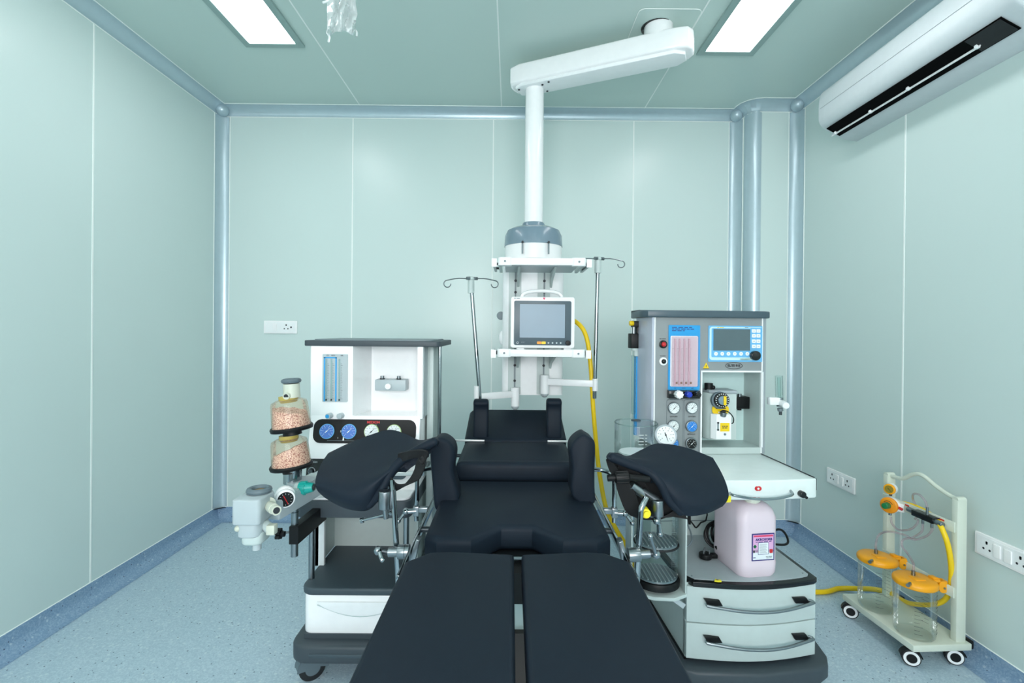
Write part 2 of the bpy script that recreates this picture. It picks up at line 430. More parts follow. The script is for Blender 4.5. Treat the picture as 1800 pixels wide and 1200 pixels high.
# corner post of the pillar (rounded metal corner)
cp = M(); pts = [(XP+RC-(RC+.0025)*math.cos(R(a)), YP+RC-(RC+.0025)*math.sin(R(a))) for a in range(-4, 99, 6)]
cp.prism(pts+[(XP+RC, YP+RC)], .075, ZC-.05, 'cove_metal', axis='Z')
trim_n = [0]
def trim(m):
    trim_n[0] += 1; return struct(m.build('trim_%d' % trim_n[0]))
trim(cp)
# concave ceiling cove and coved skirting, swept around the walls with mitred corners
def sweep(profile, matn, names, edge=()):
    n = len(POLY); segs = {}
    offs = [offset(POLY, d) for d, z in profile]
    for i in range(n):
        key = names(i)
        if key is None: continue
        m = segs.setdefault(key, M()); b = bmesh.new(); j = (i+1) % n
        vs = [[b.verts.new((offs[k][q].x, offs[k][q].y, profile[k][1])) for k in range(len(profile))] for q in (i, j)]
        for k in range(len(profile)):
            k2 = (k+1) % len(profile); b.faces.new((vs[0][k], vs[1][k], vs[1][k2], vs[0][k2]))
        b.faces.new(vs[0]); b.faces.new(vs[1][::-1]); bmesh.ops.recalc_face_normals(b, faces=b.faces); m.add(b, matn)
        for k in edge:
            for (dx, dz) in (profile[k],):
                A, B = offs[k][i], offs[k][j]; m.tube([(A.x, A.y, dz), (B.x, B.y, dz)], .003, 'sealant', k=1, n=6)
    return segs
side = lambda i: ['front', 'right', 'pillar', 'pillar', 'pillar', 'pillar', 'pillar', 'pillar', 'back', 'left'][i]
rc = .062
prof = [(rc-rc*math.cos(R(a)), ZC-rc+rc*math.sin(R(a))) for a in range(0, 91, 10)]+[(rc, ZC-.0005)][1:]
prof = [(0.0005, ZC-.0005), (0.0005, ZC-rc)]+[(rc-rc*math.cos(R(a))+.0005, ZC-rc+rc*math.sin(R(a))-.0005) for a in range(6, 85, 6)]+[(rc, ZC-.0005)]
for k, m in sweep(prof, 'cove_metal', side, edge=(1, len(prof)-1)).items(): trim(m)
hb, rb = .082, .05
profb = [(.0005, .0005), (.0005, hb), (.004, hb), (.004, rb)]+[(.004+rb-rb*math.cos(R(a)), rb-rb*math.sin(R(a))+.0005) for a in range(10, 90, 10)]+[(rb+.02, .001)]
for k, m in sweep(profb, 'skirting_vinyl_shade', side, edge=(1,)).items(): struct(m.build('baseboard_'+k))
def corner(cx, cy, sx, sy):
    m = M(); r = RC; P = [(cx+sx*.0005, cy+sy*.0005), (cx+sx*r, cy+sy*.0005)]
    P += [(cx+sx*(r-r*math.sin(R(a))), cy+sy*(r-r*math.cos(R(a)))) for a in range(6, 85, 6)]+[(cx+sx*.0005, cy+sy*r)]
    m.prism(P, .078, ZC-.045, 'cove_metal', axis='Z')
    for x, y in ((cx+sx*r, cy+sy*.001), (cx+sx*.001, cy+sy*r)): m.tube([(x, y, .082), (x, y, ZC-.06)], .003, 'sealant', k=1, n=6)
    m.ball((cx+sx*r*.45, cy+sy*r*.45, ZC-r*.45), r*.62, 'cove_metal')
    trim(m)
corner(XL, YB, 1, -1); corner(XP, YB, -1, -1); corner(XR, YP, -1, -1); corner(XL, YF, 1, 1); corner(XR, YF, -1, 1)

# ceiling light panels (front pair real, rear pair added as unseen fill)
def light(x0, x1, y0, y1, label):
    t = thing('ceiling_light', label, 'ceiling light', ((x0+x1)/2, (y0+y1)/2, ZC-.012), group='recessed ceiling light panels')
    f = M(); b = .034; z0 = ZC-.012; z1 = ZC-.0005
    f.box(x0, x1, y0, y0+b, z0, z1, 'lamp_frame'); f.box(x0, x1, y1-b, y1, z0, z1, 'lamp_frame')
    f.box(x0, x0+b, y0+b, y1-b, z0, z1, 'lamp_frame'); f.box(x1-b, x1, y0+b, y1-b, z0, z1, 'lamp_frame'); f.build('frame', t)
    M().box(x0+b, x1-b, y0+b, y1-b, ZC-.006, ZC-.0006, 'lamp').build('diffuser', t)
light(-1.395, -1.088, 1.36, 2.562, 'long lit ceiling light panel near the left wall')
light(.968, 1.268, 1.39, 2.592, 'long lit ceiling light panel beside the white pendant arm')
light(-1.395, -1.088, -1.0, .2, 'added unseen ceiling light panel behind the camera on the left')  # rear pair added to throw light onto the fronts
light(.968, 1.268, -1.0, .2, 'added unseen ceiling light panel behind the camera on the right')

# ------------------------------------------------------------------ wall sockets
def socket(o, nrm, w_, kind, label):
    T = frame(o, nrm); t = thing('wall_socket', label, 'socket', Vector(o)-Vector((0, 0, .043)), group='white wall sockets')
    p = M(T); p.prism(rr(-w_/2, -.043, w_/2, .043, .004), 0, -.011, 'white_gloss', bev=.003); p.plate(-w_/2+.012, -.034, w_/2-.012, .034, -.0125, -.010, 'white', r=.003)
    p.build('plate', t)
    def outlet(x):
        h = M(T)
        h.disc(x, .016, .0042, -.0131, -.012, 'ink'); h.plate(x-.0035, .008, x+.0035, .02, -.0131, -.012, 'ink', r=.002)
        for dx in (-.012, .012): h.disc(x+dx, -.010, .0042, -.0131, -.012, 'ink')
        h.build('outlet', t)
    def switch(x):
        M(T).prism(rr(x-.013, -.024, x+.013, .024, .002), -.0125, -.017, 'white_gloss', bev=.001).build('switch', t)
    if kind == 'back':
        outlet(.04); h = M(T); h.disc(.073, 0, .006, -.0131, -.012, 'ink'); h.build('indicator_lamp', t); switch(-.035)
    else:
        outlet(-.062); outlet(.062); switch(-.02); switch(.02)
socket((-1.544, YB, 1.289), (0, -1, 0), .222, 'back', 'white socket plate on the back wall above the left machine')
socket((XR, 2.695, .471), (-1, 0, 0), .226, 'side', 'white double socket on the right wall behind the suction cart')
socket((XR, 1.797, .473), (-1, 0, 0), .226, 'side', 'white double socket at the right edge, in front of the suction cart')

# ------------------------------------------------------------------ air conditioner
ac = thing('air_conditioner', 'white wall mounted split air conditioner above the right wall with open black louvre', 'air conditioner', (XR, 2.12, 2.304))
y0, y1 = 1.60, 2.615
body = [(XR-.001, 2.304), (1.775, 2.312), (1.70, 2.345), (1.655, 2.372), (1.634, 2.40), (1.628, 2.44), (1.634, 2.54), (1.66, 2.572), (XR-.001, 2.578)]
m = M(); m.prism(catmull([Vector((p[0], p[1], 0)) for p in body[1:-1]], 4) and [body[0]]+[(q.x, q.y) for q in catmull([Vector((p[0], p[1], 0)) for p in body[1:-1]], 4)]+[body[-1]], y0, y1, 'ac_white', axis='Y', bev=.012)
m.build('casing', ac)
sl = Vector((1.755-1.655, 0, 2.318-2.372)).normalized(); T = Matrix(((sl.x, 0, -sl.z, 1.658), (0, 1, 0, 0), (sl.z, 0, sl.x, 2.372), (0, 0, 0, 1)))
lo = M(T); lo.box(.004, .084, 1.665, 2.585, -.006, -.0025, 'void', T=Matrix.Translation((0, 0, -.004)))
lo.build('air_outlet', ac)
v = M(T); v.box(.052, .056, 1.78, 2.60, -.022, -.012, 'white'); 
for yy in (1.79, 2.10, 2.32, 2.57): v.cyl((.052, yy-.004, -.014), (.052, yy+.004, -.014), .009, 'white', n=12)
v.build('louvre', ac)
M(T).box(.008, .08, 1.67, 1.80, -.0125, -.0108, 'rubber').build('end_flap', ac)
M().tube([(1.6275, y0+.02, 2.47), (1.6275, y1-.02, 2.47)], .0012, 'lightgrey', k=1).build('panel_joint', ac)

# ------------------------------------------------------------------ clear plastic wrap hanging from the ceiling
pw = M(); Yp = 1.75
def pt(x, y, d=0): return W(x, y, Y=Yp+d)
g = []
for j, py in enumerate((-26, -8, 8, 22, 34, 44, 54)):
    row = []
    for i in range(9):
        px = 575+i*6.3+(3 if j == 3 else 0)*math.sin(i); 
        yy = py+(8*abs(i-4)/4 if j > 4 else 0)+2*math.sin(i*2.1+j)
        row.append(pt(px, yy, .03*math.sin(i*1.9+j*.8)+.012*math.sin(j*2.3+i)))
    g.append(row)
pw.grid(g, 'bag_film', th=.0015, sub=3, inward=(0, 1, 0))
pw.tube([pt(577, 50), pt(575, 58, .01), pt(579, 64), pt(577, 74)], .0035, 'bag_film', k=4, n=6)
pw.tube([pt(617, 42), pt(622, 50, .01), pt(627, 56), pt(627, 64)], .0035, 'bag_film', k=4, n=6)
pw.tube([pt(578, 0), pt(573, 3), pt(567, 5)], .004, 'bag_film', k=4, n=6)
top = pt(600, -26); pw.tube([top, Vector((top.x, top.y, ZC-.001))], .012, 'bag_film', k=1, n=8)
tag(recenter(pw.build('plastic_wrap', angle=25)), 'crumpled clear plastic wrap hanging from the ceiling', 'plastic wrap')

# ------------------------------------------------------------------ ceiling pendant
pd = thing('ceiling_pendant', 'white ceiling mounted supply pendant with long arm, column and two shelves', 'medical pendant', (.705, 2.36, ZC))
m = M(); m.prism(rr(.575, 2.235, .865, 2.53, .03), ZC-.004, ZC-.0005, 'ceiling_panel', axis='Z')
m.tube([(p[0], p[1], ZC-.003) for p in rr(.575, 2.235, .865, 2.53, .03)], .0022, 'sealant', k=1, n=6, closed=True)
m.cyl((.692, 2.372, ZC-.006), (.692, 2.372, ZC-.003), .074, 'blackgloss'); m.build('ceiling_plate', pd)
M().cyl((.70, 2.37, 2.68), (.70, 2.37, ZC-.002), .068, 'white_gloss').build('mount_pipe', pd)
P0, P1 = Vector((.75, 2.355)), Vector((.085, 2.655)); d = (P1-P0); L = d.length; d.normalize()
T = Matrix(((d.x, -d.y, 0, P0.x), (d.y, d.x, 0, P0.y), (0, 0, 1, 0), (0, 0, 0, 1)))
ar = M(T); ol = [(-.11, -.03), (-.09, -.06), (-.03, -.072), (0, -.075), (L, -.075), (L+.03, -.072), (L+.085, -.055), (L+.10, -.02), (L+.10, .02), (L+.085, .055), (L+.03, .072), (0, .075), (-.05, .07), (-.09, .06), (-.11, .03)]
ar.prism(ol, 2.598, 2.702, 'white_gloss', axis='Z', bev=.016)
ol2 = [(-.075, -.03), (-.03, -.062), (L+.02, -.062), (L+.06, -.04), (L+.06, .04), (L+.02, .062), (-.03, .062), (-.075, .03)]
ar.prism(ol2, 2.582, 2.60, 'white', axis='Z', bev=.004)
ar.build('arm', pd)
for x, y in ((L-.09, -.045), (L-.09, .03), (L+.03, -.045), (L-.13, .045), (L+.045, .03)): M(T).cyl((x, y, 2.5785), (x, y, 2.583), .006, 'ink', n=8).build('screw', pd)
px_, py_ = .117, 2.65
m = M(); m.cyl((px_, py_, 1.83), (px_, py_, 2.585), .05, 'white_gloss', n=40); m.build('pole', pd)
m = M()
m.lathe([(0, 1.862), (.056, 1.862), (.060, 1.855), (.060, 1.842), (.062, 1.838), (.11, 1.832), (.14, 1.818), (.153, 1.79), (.157, 1.732), (0, 1.732)], 'domegrey', c=(px_, py_, 0), n=48, sy=.95)
m.build('hub_shroud', pd)
m = M(); m.lathe([(0, 1.735), (.154, 1.735), (.154, 1.655), (0, 1.655)], 'white_gloss', c=(px_, py_, 0), n=48, sy=.95)
for sx in (-.062, .072): m.box(px_+sx-.004, px_+sx+.004, 2.50, 2.512, 1.675, 1.732, 'midgrey'); m.disc(px_+sx, 1.733, .006, 2.495, 2.51, 'ink', n=10)
m.build('hub_ring', pd)
cl = M(); cl.prism(rr(px_-.162, 2.555, px_+.158, 2.77, .03), .945, 1.66, 'white', axis='Z')
for x in (px_-.095, px_+.055):
    cl.box(x-.035, x+.03, 2.549, 2.556, .95, 1.655, 'offwhite'); cl.box(x-.004, x+.004, 2.545, 2.55, .97, 1.64, 'midgrey')
    for z in (1.02, 1.10, 1.40, 1.48, 1.54): cl.disc(x, z, .007, 2.542, 2.55, 'ink', n=10)
cl.disc(px_-.172, 1.36, .022, 2.62, 2.66, 'midgrey', bev=.004); cl.ball((px_-.162, 2.64, 1.24), .02, 'white', sc=(1, 1, 2))
cl.build('column', pd)
def shelf(z, name):
    s = M(); x0, x1 = -.03, .31
    s.box(x0, x1, 2.262, 2.53, z-.004, z+.004, 'lightgrey'); s.box(x0+.01, x1-.01, 2.245, 2.262, z-.003, z+.030, 'white_gloss', bev=.003)
    for x in (x0, x1): s.prism(rr(x-.032, 2.240, x+.032, 2.285, .014), z-.006, z+.032, 'white', axis='Z', bev=.003)
    s.box(x0-.03, x0-.016, 2.27, 2.53, z-.006, z+.026, 'offwhite'); s.box(x1+.016, x1+.03, 2.27, 2.53, z-.006, z+.026, 'offwhite')
    for x in (.03, .2): s.prism([(2.28, z-.006), (2.554, z-.006), (2.554, z-.08), (2.5, z-.05)], x, x+.012, 'offwhite', axis='X')
    s.disc(x0, z+.013, .005, 2.237, 2.245, 'midgrey', n=8); s.disc(x1, z+.013, .005, 2.237, 2.245, 'midgrey', n=8)
    sh = s.build(name, pd)
    for x, sg in ((x0-.05, -1), (x1+.05, 1)):
        r_ = M(); r_.box(x-.006, x+.006, 2.27, 2.52, z-.004, z+.022, 'steel'); r_.box(x-.012, x+.012, 2.262, 2.272, z-.01, z+.028, 'white')
        for yy in (2.31, 2.47): r_.cyl((x, yy, z+.009), (x-sg*.025, yy, z+.009), .006, 'darkmetal', n=10)
        r_.build('side_rail', sh)
shelf(1.585, 'upper_shelf'); shelf(1.164, 'lower_shelf')
# swivel brackets below the column, carrying the drip stands
def swivel(x, y, z, x2, y2, z2):
    s = M(); s.cyl((x, y, z-.06), (x, y, z+.035), .022, 'white'); s.ball((x, y, z-.06), .02, 'lightgrey'); s.cyl((x, y+.03, z+.01), (x, y, z+.01), .012, 'offwhite')
    a, b = Vector((x, y, z)), Vector((x2, y2, z2)); dd = (b-a).normalized(); T = frame(a, Vector((dd.y, -dd.x, 0)))
    Lb = (b-a).length; sg = 1 if (T.inverted() @ b).x > 0 else -1
    s.box(min(0, sg*Lb), max(0, sg*Lb), -.009, .009, -.015, .018, 'white', bev=.003, T=T)
    s.cyl((x2, y2, z2-.03), (x2, y2, z2+.03), .014, 'white'); s.build('swivel_arm', pd)
swivel(.025, 2.50, .955, *W(838, 689, Y=2.38)); swivel(.175, 2.50, 1.02, *W(1046, 676, Y=2.42))
def drip(pb, pt_, label):
    t = thing('drip_stand', label, 'drip stand', pb, group='drip stands on the pendant')
    pb, pt_ = Vector(pb), Vector(pt_)
    m = M(); m.cyl(pb, pt_, .0095, 'chrome', n=16); m.build('pole', t)
    m = M(); m.cyl(pt_-Vector((0, 0, .05)), pt_+Vector((0, 0, .012)), .016, 'offwhite', n=16); m.ball(pt_+Vector((0, 0, .02)), .018, 'offwhite', sc=(1, 1, .7)); m.cyl(pt_+Vector((-.02, -.02, .02)), pt_+Vector((.03, .01, .022)), .008, 'steel', n=10); m.build('collar', t)
    for sg in (-1, 1):
        h = M(); c = pt_+Vector((0, 0, .018)); P = [c, c+Vector((sg*.06, 0, .004)), c+Vector((sg*.115, 0, -.006))]
        for a in range(30, 300, 30): P.append(c+Vector((sg*(.115+.017*math.sin(R(a))), 0, -.023+.017*math.cos(R(a)))))
        h.tube(P, .0028, 'steel', k=3, n=6); h.build('hook', t)
drip(W(844, 706, Y=2.38), W(828, 497, Y=2.38), 'short chrome drip stand with hooks left of the patient monitor')
drip(W(1045, 700, Y=2.42), W(1051, 462, Y=2.42), 'tall chrome drip stand with hooks right of the patient monitor')

# ------------------------------------------------------------------ patient monitor
pm = thing('patient_monitor', 'white patient monitor with dark bezel standing on the lower pendant shelf', 'monitor', (.152, 2.33, 1.196))
A, B = W(898, 521, Y=2.29), W(1010, 612, Y=2.29); x0, x1, z1, z0 = A.x, B.x, A.z, 1.199
m = M(); m.prism(rr(x0, z0, x1, z1, .012), 2.29, 2.42, 'white_gloss', bev=.006)
for x in (x0+.03, x1-.05): m.box(x, x+.035, 2.30, 2.41, 1.1685, 1.202, 'white')
m.scribble(x0+.03, z1-.008, .03, .003, 2.2895, 'greyink', 2); m.prism([(.148, z1-.004), (.160, z1-.004), (.154, z1-.016)], 2.288, 2.291, 'pinkred'); 
m.build('casing', pm)
m = M(); m.tube([(x0+.05, 2.34, z1-.005), (x0+.07, 2.335, z1+.021), ((x0+x1)/2, 2.335, z1+.031), (x1-.075, 2.335, z1+.021), (x1-.055, 2.34, z1-.005)], .009, 'white_gloss', flat=(.013, .009)); m.build('handle', pm)
m = M(); m.prism(rr(x0+.016, z0+.014, x1-.017, z1-.019, .008), 2.286, 2.292, 'bezel', bev=.002); bz = m.build('bezel', pm)
M().box(x0+.043, x1-.047, 2.2835, 2.2865, z0+.049, z1-.035, 'screen_off').build('screen', bz)
kb = M(); kb.disc(x1-.032, z0+.026, .012, 2.276, 2.287, 'black', bev=.002); kb.build('knob', bz)
M().plate(x0+.124, z0+.02, x0+.144, z0+.032, 2.2845, 2.287, 'amber', r=.003).build('button', bz)
M().plate(x0+.145, z0+.02, x0+.165, z0+.032, 2.2845, 2.287, 'yellow', r=.003).build('button', bz)
M().ring((0, 0, 0), .0045, .0008, 'dial_white', T=Matrix.Translation((x0+.033, 2.2853, z0+.025)) @ Matrix.Rotation(R(90), 4, 'X'), n=14, k=5).build('power_button', bz)
for k in range(4): M().plate(x0+.174+k*.019, z0+.022, x0+.181+k*.019, z0+.029, 2.2848, 2.287, 'lightgrey', r=.002).build('button', bz)
M().text('power', x0+.058, z0+.028, .006, 2.285, 'lightgrey').build('caption', bz)

# ------------------------------------------------------------------ yellow hose from the pendant
hp = [(.36, 2.60, 1.36)]+[W(*p) if False else W(p[0], p[1], Y=p[2]) for p in ((1013, 566, 2.5), (1030, 590, 2.46), (1038, 640, 2.44), (1043, 720, 2.44), (1049, 790, 2.44), (1055, 840, 2.42), (1066, 895, 2.38), (1083, 930, 2.33), (1100, 958, 2.28))]
hp += [W(1112, 990, Y=2.22), (.58, 2.42, .05), (.80, 2.47, .014), (1.10, 2.46, .014), tuple(W(1430, 1040, Z=.014)), tuple(W(1475, 1034, Z=.012)), tuple(W(1505, 1034, Z=.035)), tuple(W(1540, 1036, Z=.085)), tuple(W(1575, 1045, Z=.112))]
hp[0] = (.27, 2.66, 1.36)
m = M(); m.tube(hp, .0115, 'yellow', k=8, n=12); hose = recenter(m.build('gas_hose')); tag(hose, 'yellow hose running from the pendant down to the floor and across to the suction cart', 'hose')

# ------------------------------------------------------------------ left anaesthesia machine
def caster(parent, x, y, r, matw='rubber', hub='glove_grey', zr=0, hood='glove_grey', top=.12, label=None, ringm=None, local=False, cover=True):
    T = Matrix.Translation((x, y, 0)) @ Matrix.Rotation(R(zr), 4, 'Z')
    c = M(T); off = r*.35
    c.cyl((0, 0, r*1.7), (0, 0, top), r*.3, 'steel', n=16)
    for sg in (-1, 1) if cover else ():
        P = [(off+r*1.12*math.cos(R(a)), r+r*1.12*math.sin(R(a))) for a in range(0, 181, 15)]+[(off-r*1.12, r*.8), (off-r*.5, r*1.0), (off+r*.6, r*1.0)]
        c.prism(P, sg*r*.42-.003*sg, sg*r*.42+.003*sg, hood, axis='Y')
    c.prism([(off+r*1.15*math.cos(R(a)), r+r*1.15*math.sin(R(a))) for a in range(10, 171, 10)]+[(off+r*1.03*math.cos(R(a)), r+r*1.03*math.sin(R(a))) for a in range(170, 9, -10)], -r*.42, r*.42, hood, axis='Y')
    c.cyl((0, 0, r*1.2), (off, 0, r*2.1), r*.34, hood, n=16)
    o = c.build('caster', parent, local)
    wh = M(T)
    for sg in (-1, 1):
        wh.cyl((off, sg*r*.1, r), (off, sg*r*.38, r), r*.98, matw, n=28, bev=r*.08)
        if ringm: wh.cyl((off, sg*r*.38, r), (off, sg*r*.41, r), r*.84, ringm, n=28)
        wh.cyl((off, sg*r*.38, r), (off, sg*r*.44, r), r*.55, hub, n=20)
    wh.build('wheel', o, local)
    return o
lm = thing('anesthesia_machine', 'white anaesthesia trolley with black gauge strip and dark grey shelves, left of the table', 'anaesthesia machine', (-.58, 1.95, 0))
m = M(); m.prism(rr(-.775, 1.715, -.345, 2.20, .06), .10, .165, 'darkgrey', axis='Z', bev=.012)
m.box(-.70, -.42, 1.712, 1.722, .125, .14, 'slate', bev=.004); m.box(-.735, -.385, 1.76, 2.17, .16, .182, 'darkgrey'); m.build('base', lm)
caster(lm, -.705, 1.80, .048, zr=215); caster(lm, -.40, 1.80, .048, zr=-30); caster(lm, -.72, 2.13, .048, zr=150); caster(lm, -.40, 2.13, .048, zr=40)
m = M(); m.prism(rr(-.745, 1.765, -.35, 2.13, .035), .178, .322, 'white_gloss', axis='Z', bev=.006)
dw = m.build('drawer_unit', lm)
m = M(); m.prism([(-.69+.31*t/12, .292-.045*math.sin(math.pi*t/12)**.8) for t in range(13)]+[(-.38, .297), (-.69, .297)], 1.758, 1.768, 'white', bev=.002)
m.prism([(-.69+.31*t/12, .285-.042*math.sin(math.pi*t/12)) for t in range(13)], 1.7605, 1.764, 'offwhite'); m.build('drawer_pull', dw)
m = M(); m.prism(rr(-.752, 1.758, -.345, 2.14, .045), .320, .347, 'slate', axis='Z', bev=.007); m.build('lower_shelf', lm)
for x in (-.738, -.385): M().cyl((x, 1.83, .34), (x, 1.83, .61), .011, 'steel').build('front_post', lm)
m = M(); m.box(-.765, -.752, 1.93, 2.13, .345, .61, 'offwhite'); m.box(-.765, -.73, 1.93, 1.945, .345, .61, 'white'); m.build('side_panel', lm)
M().box(-.372, -.36, 1.93, 2.13, .345, .61, 'offwhite').build('side_panel', lm)
M().box(-.752, -.372, 2.108, 2.12, .345, .61, 'offwhite').build('back_panel', lm)
m = M(); m.prism(rr(-.775, 1.765, -.357, 2.14, .03), .598, .66, 'darkgrey', axis='Z', bev=.004); m.prism(rr(-.765, 1.775, -.365, 2.12, .03), .659, .667, 'white', axis='Z'); m.build('worktop', lm)
# body
m = M()
side_prof = [(2.15, .665), (1.875, .665), (1.875, .69), (1.90, .83), (1.925, .94), (2.15, .94)]
m.prism(side_prof, -.785, -.352, 'white_gloss', axis='X', bev=.006)
m.box(-.785, -.62, 1.925, 2.15, .93, 1.215, 'white_gloss'); m.prism([(-.621, 1.925), (-.585, 2.06), (-.585, 2.15), (-.621, 2.15)], .93, 1.215, 'white', axis='Z')
m.box(-.6, -.36, 2.06, 2.16, .93, 1.215, 'white_gloss'); m.box(-.366, -.345, 1.925, 2.15, .93, 1.215, 'white')
m.build('body', lm)
M().box(-.790, -.7845, 1.93, 2.25, .665, 1.213, 'offwhite').build('side_panel', lm)
M().box(-.345, -.318, 2.02, 2.2, .347, 1.213, 'offwhite', bev=.004).build('rear_post', lm)
M().box(-.352, -.343, 1.94, 2.25, .93, 1.213, 'lightgrey').build('side_panel', lm)
m = M(); m.prism(rr(-.815, 1.92, -.278, 2.30, .02), 1.213, 1.235, 'darkgrey', axis='Z', bev=.003); m.prism(rr(-.79, 1.95, -.31, 2.28, .03), 1.2345, 1.239, 'midgrey', axis='Z'); m.build('top_shelf', lm)
m = M(); m.cyl((-.298, 2.06, .62), (-.298, 2.06, 1.213), .0075, 'chrome'); m.cyl((-.336, 1.90, .80), (-.336, 2.03, .80), .01, 'chrome')
m.cyl((-.50, 1.87, .80-.07), (-.335, 1.87, .80-.07), .009, 'bright_steel'); m.cyl((-.335, 1.87, .73), (-.335, 2.03, .73), .009, 'steel'); m.build('side_rail', lm)
# gauge strip on the tilted front
gz0, gz1 = .827, .915
nrm = Vector((0, -(.94-.83), .025)); T = frame((-.565, 1.912, .882), nrm)
g = M(T); g.plate(-.202, -.047, .198, .045, .002, -.004, 'black', r=.03)
g.text('MEDION', .03, .034, .013, -.0045, 'red', bold=.0004); g.text('healthcare', .03, .024, .007, -.0045, 'lightgrey')
g.text('N2O', -.085, -.002, .011, -.0045, 'dial_white'); g.text('1', -.104, -.027, .009, -.0045, 'dial_white'); g.text('2', -.062, -.027, .009, -.0045, 'dial_white')
g.prism([(-.085, -.036), (-.079, -.036), (-.08, -.018), (-.083, -.018)], -.0042, -.006, 'dial_white'); g.box(-.145, -.02, -.0046, -.004, -.038, -.0365, 'midgrey')
gp = g.build('gauge_panel', lm)
for x, rim, face, ink in ((-.1475, 'skyblue', 'periwinkle', 'dial_white'), (-.062, 'skyblue', 'periwinkle', 'dial_white'), (.026, 'lime_ring', 'dial_white', 'ink'), (.113, 'lime_ring', 'dial_white', 'ink')):
    gauge(gp, x, -.004, -.002, .029, rim, face, ink, T=T, rimw=.1, depth=.006)
# flow meter window
A, B = W(568, 622, Y=1.925), W(611, 706, Y=1.925)
f = M(); f.plate(A.x, B.z, B.x, A.z, 1.9265, 1.919, 'lightgrey', r=.003); 
bx0, bx1 = A.x+.006, A.x+.056
for a, b_, c, d_ in ((bx0, B.z+.002, bx0+.005, A.z-.012), (bx1-.005, B.z+.002, bx1, A.z-.012), (bx0, A.z-.016, bx1, A.z-.011)): f.box(a, c, 1.9175, 1.92, b_, d_, 'blue')
for k in range(22):
    z = B.z+.012+k*.0065
    for x in (bx0+.014, bx0+.034, bx1+.016): f.box(x, x+(.007 if k % 5 == 0 else .004), 1.9183, 1.92, z, z+.0009, 'jar_ink')
f.text('O2', bx0+.014, A.z-.005, .007, 1.9185, 'ink'); f.text('N2O', bx0+.036, A.z-.005, .007, 1.9185, 'ink'); f.text('AIR', bx1+.02, A.z-.005, .007, 1.9185, 'ink')
fm = f.build('flow_meter', lm)
t_ = M()
for x in (bx0+.011, bx0+.031, bx1+.012): t_.cyl((x, 1.914, B.z+.004), (x, 1.914, A.z-.018), .003, 'clear', n=12); t_.cyl((x, 1.914, B.z+.006), (x, 1.914, B.z+.012), .0025, 'ink', n=8)
t_.build('glass_tubes', fm)
for px, c in ((575, 'blue'), (595, 'lightgrey')):
    p = W(px, 732, Y=1.9); k = M(); k.cyl((p.x+.005, 1.926, p.z), (p.x, 1.905, p.z), .011, 'lightgrey', n=20); k.disc(p.x-.001, p.z, .0075, 1.9035, 1.906, c, n=18); k.build('flow_knob', lm)
# vaporiser bar
A, B = W(659, 667, Y=2.0), W(713, 687, Y=2.0)
v = M(); v.box(A.x, B.x, 2.0, 2.06, B.z, A.z, 'lightgrey', bev=.003)
for px in (672, 701): p = W(px, 666, Y=2.02); v.cyl((p.x, 2.02, A.z-.002), (p.x, 2.02, A.z+.014), .008, 'steel', n=14); v.cyl((p.x, 2.02, A.z-.001), (p.x, 2.02, A.z+.004), .010, 'ink', n=14)
p = W(682, 679, Y=1.99); v.cyl((p.x, 2.0, p.z), (p.x, 1.985, p.z), .012, 'white', n=20, bev=.002); v.build('vaporizer_bar', lm)
# lower black outlet strip
T2 = frame((-.56, 1.8865, .745), (0, -.14, .025))
o = M(T2); o.plate(-.222, -.038, .10, .034, .003, -.004, 'blackgloss', r=.012); o.text('Outlet', -.197, .022, .012, -.0045, 'lightgrey')
o.ring((0, 0, 0), .012, .003, 'steel', T=Matrix.Translation((-.20, -.006, -.012)) @ Matrix.Rotation(R(90), 4, 'X'), n=20, k=8); o.cyl((-.20, -.004, -.012), (-.20, -.02, -.012), .008, 'darkmetal', n=14)
o.plate(.10, -.04, .165, .035, .004, -.012, 'bezel', r=.02); o.build('outlet_panel', lm)

# ------------------------------------------------------------------ carbon dioxide absorber on the left machine
ab = thing('carbon_dioxide_absorber', 'twin canister absorber with pink granules clamped in front of the left machine', 'absorber', (-.725, 1.62, .53))
ax, ay = W(513, 740, Y=1.64).x, 1.64
zz = lambda y: W(513, y, Y=1.64).z
T = Matrix.Translation((ax, ay, 0))
tl = lambda z, a: Matrix.Translation((ax, ay, z)) @ Matrix.Rotation(R(a), 4, 'Y') @ Matrix.Translation((0, 0, -z))
m = M(tl(zz(700), -3)); m.lathe([(.0, zz(674)), (.026, zz(674)), (.027, zz(698)), (0, zz(698))], 'ivory_plastic'); m.cyl((-.003, -.02, zz(693)), (-.003, -.036, zz(694)), .011, 'ivory_plastic', n=18); m.cyl((-.003, -.03, zz(693)), (-.003, -.0365, zz(694)), .0075, 'ink', n=16); m.build('inlet_neck', ab)
m = M(tl(zz(700), -3)); m.ring((0, 0, zz(669)), .0245, .0075, 'glove_grey', sy=1); m.cyl((0, 0, zz(672)), (0, 0, zz(667.5)), .02, 'brown', n=24); m.build('cap_ring', ab)
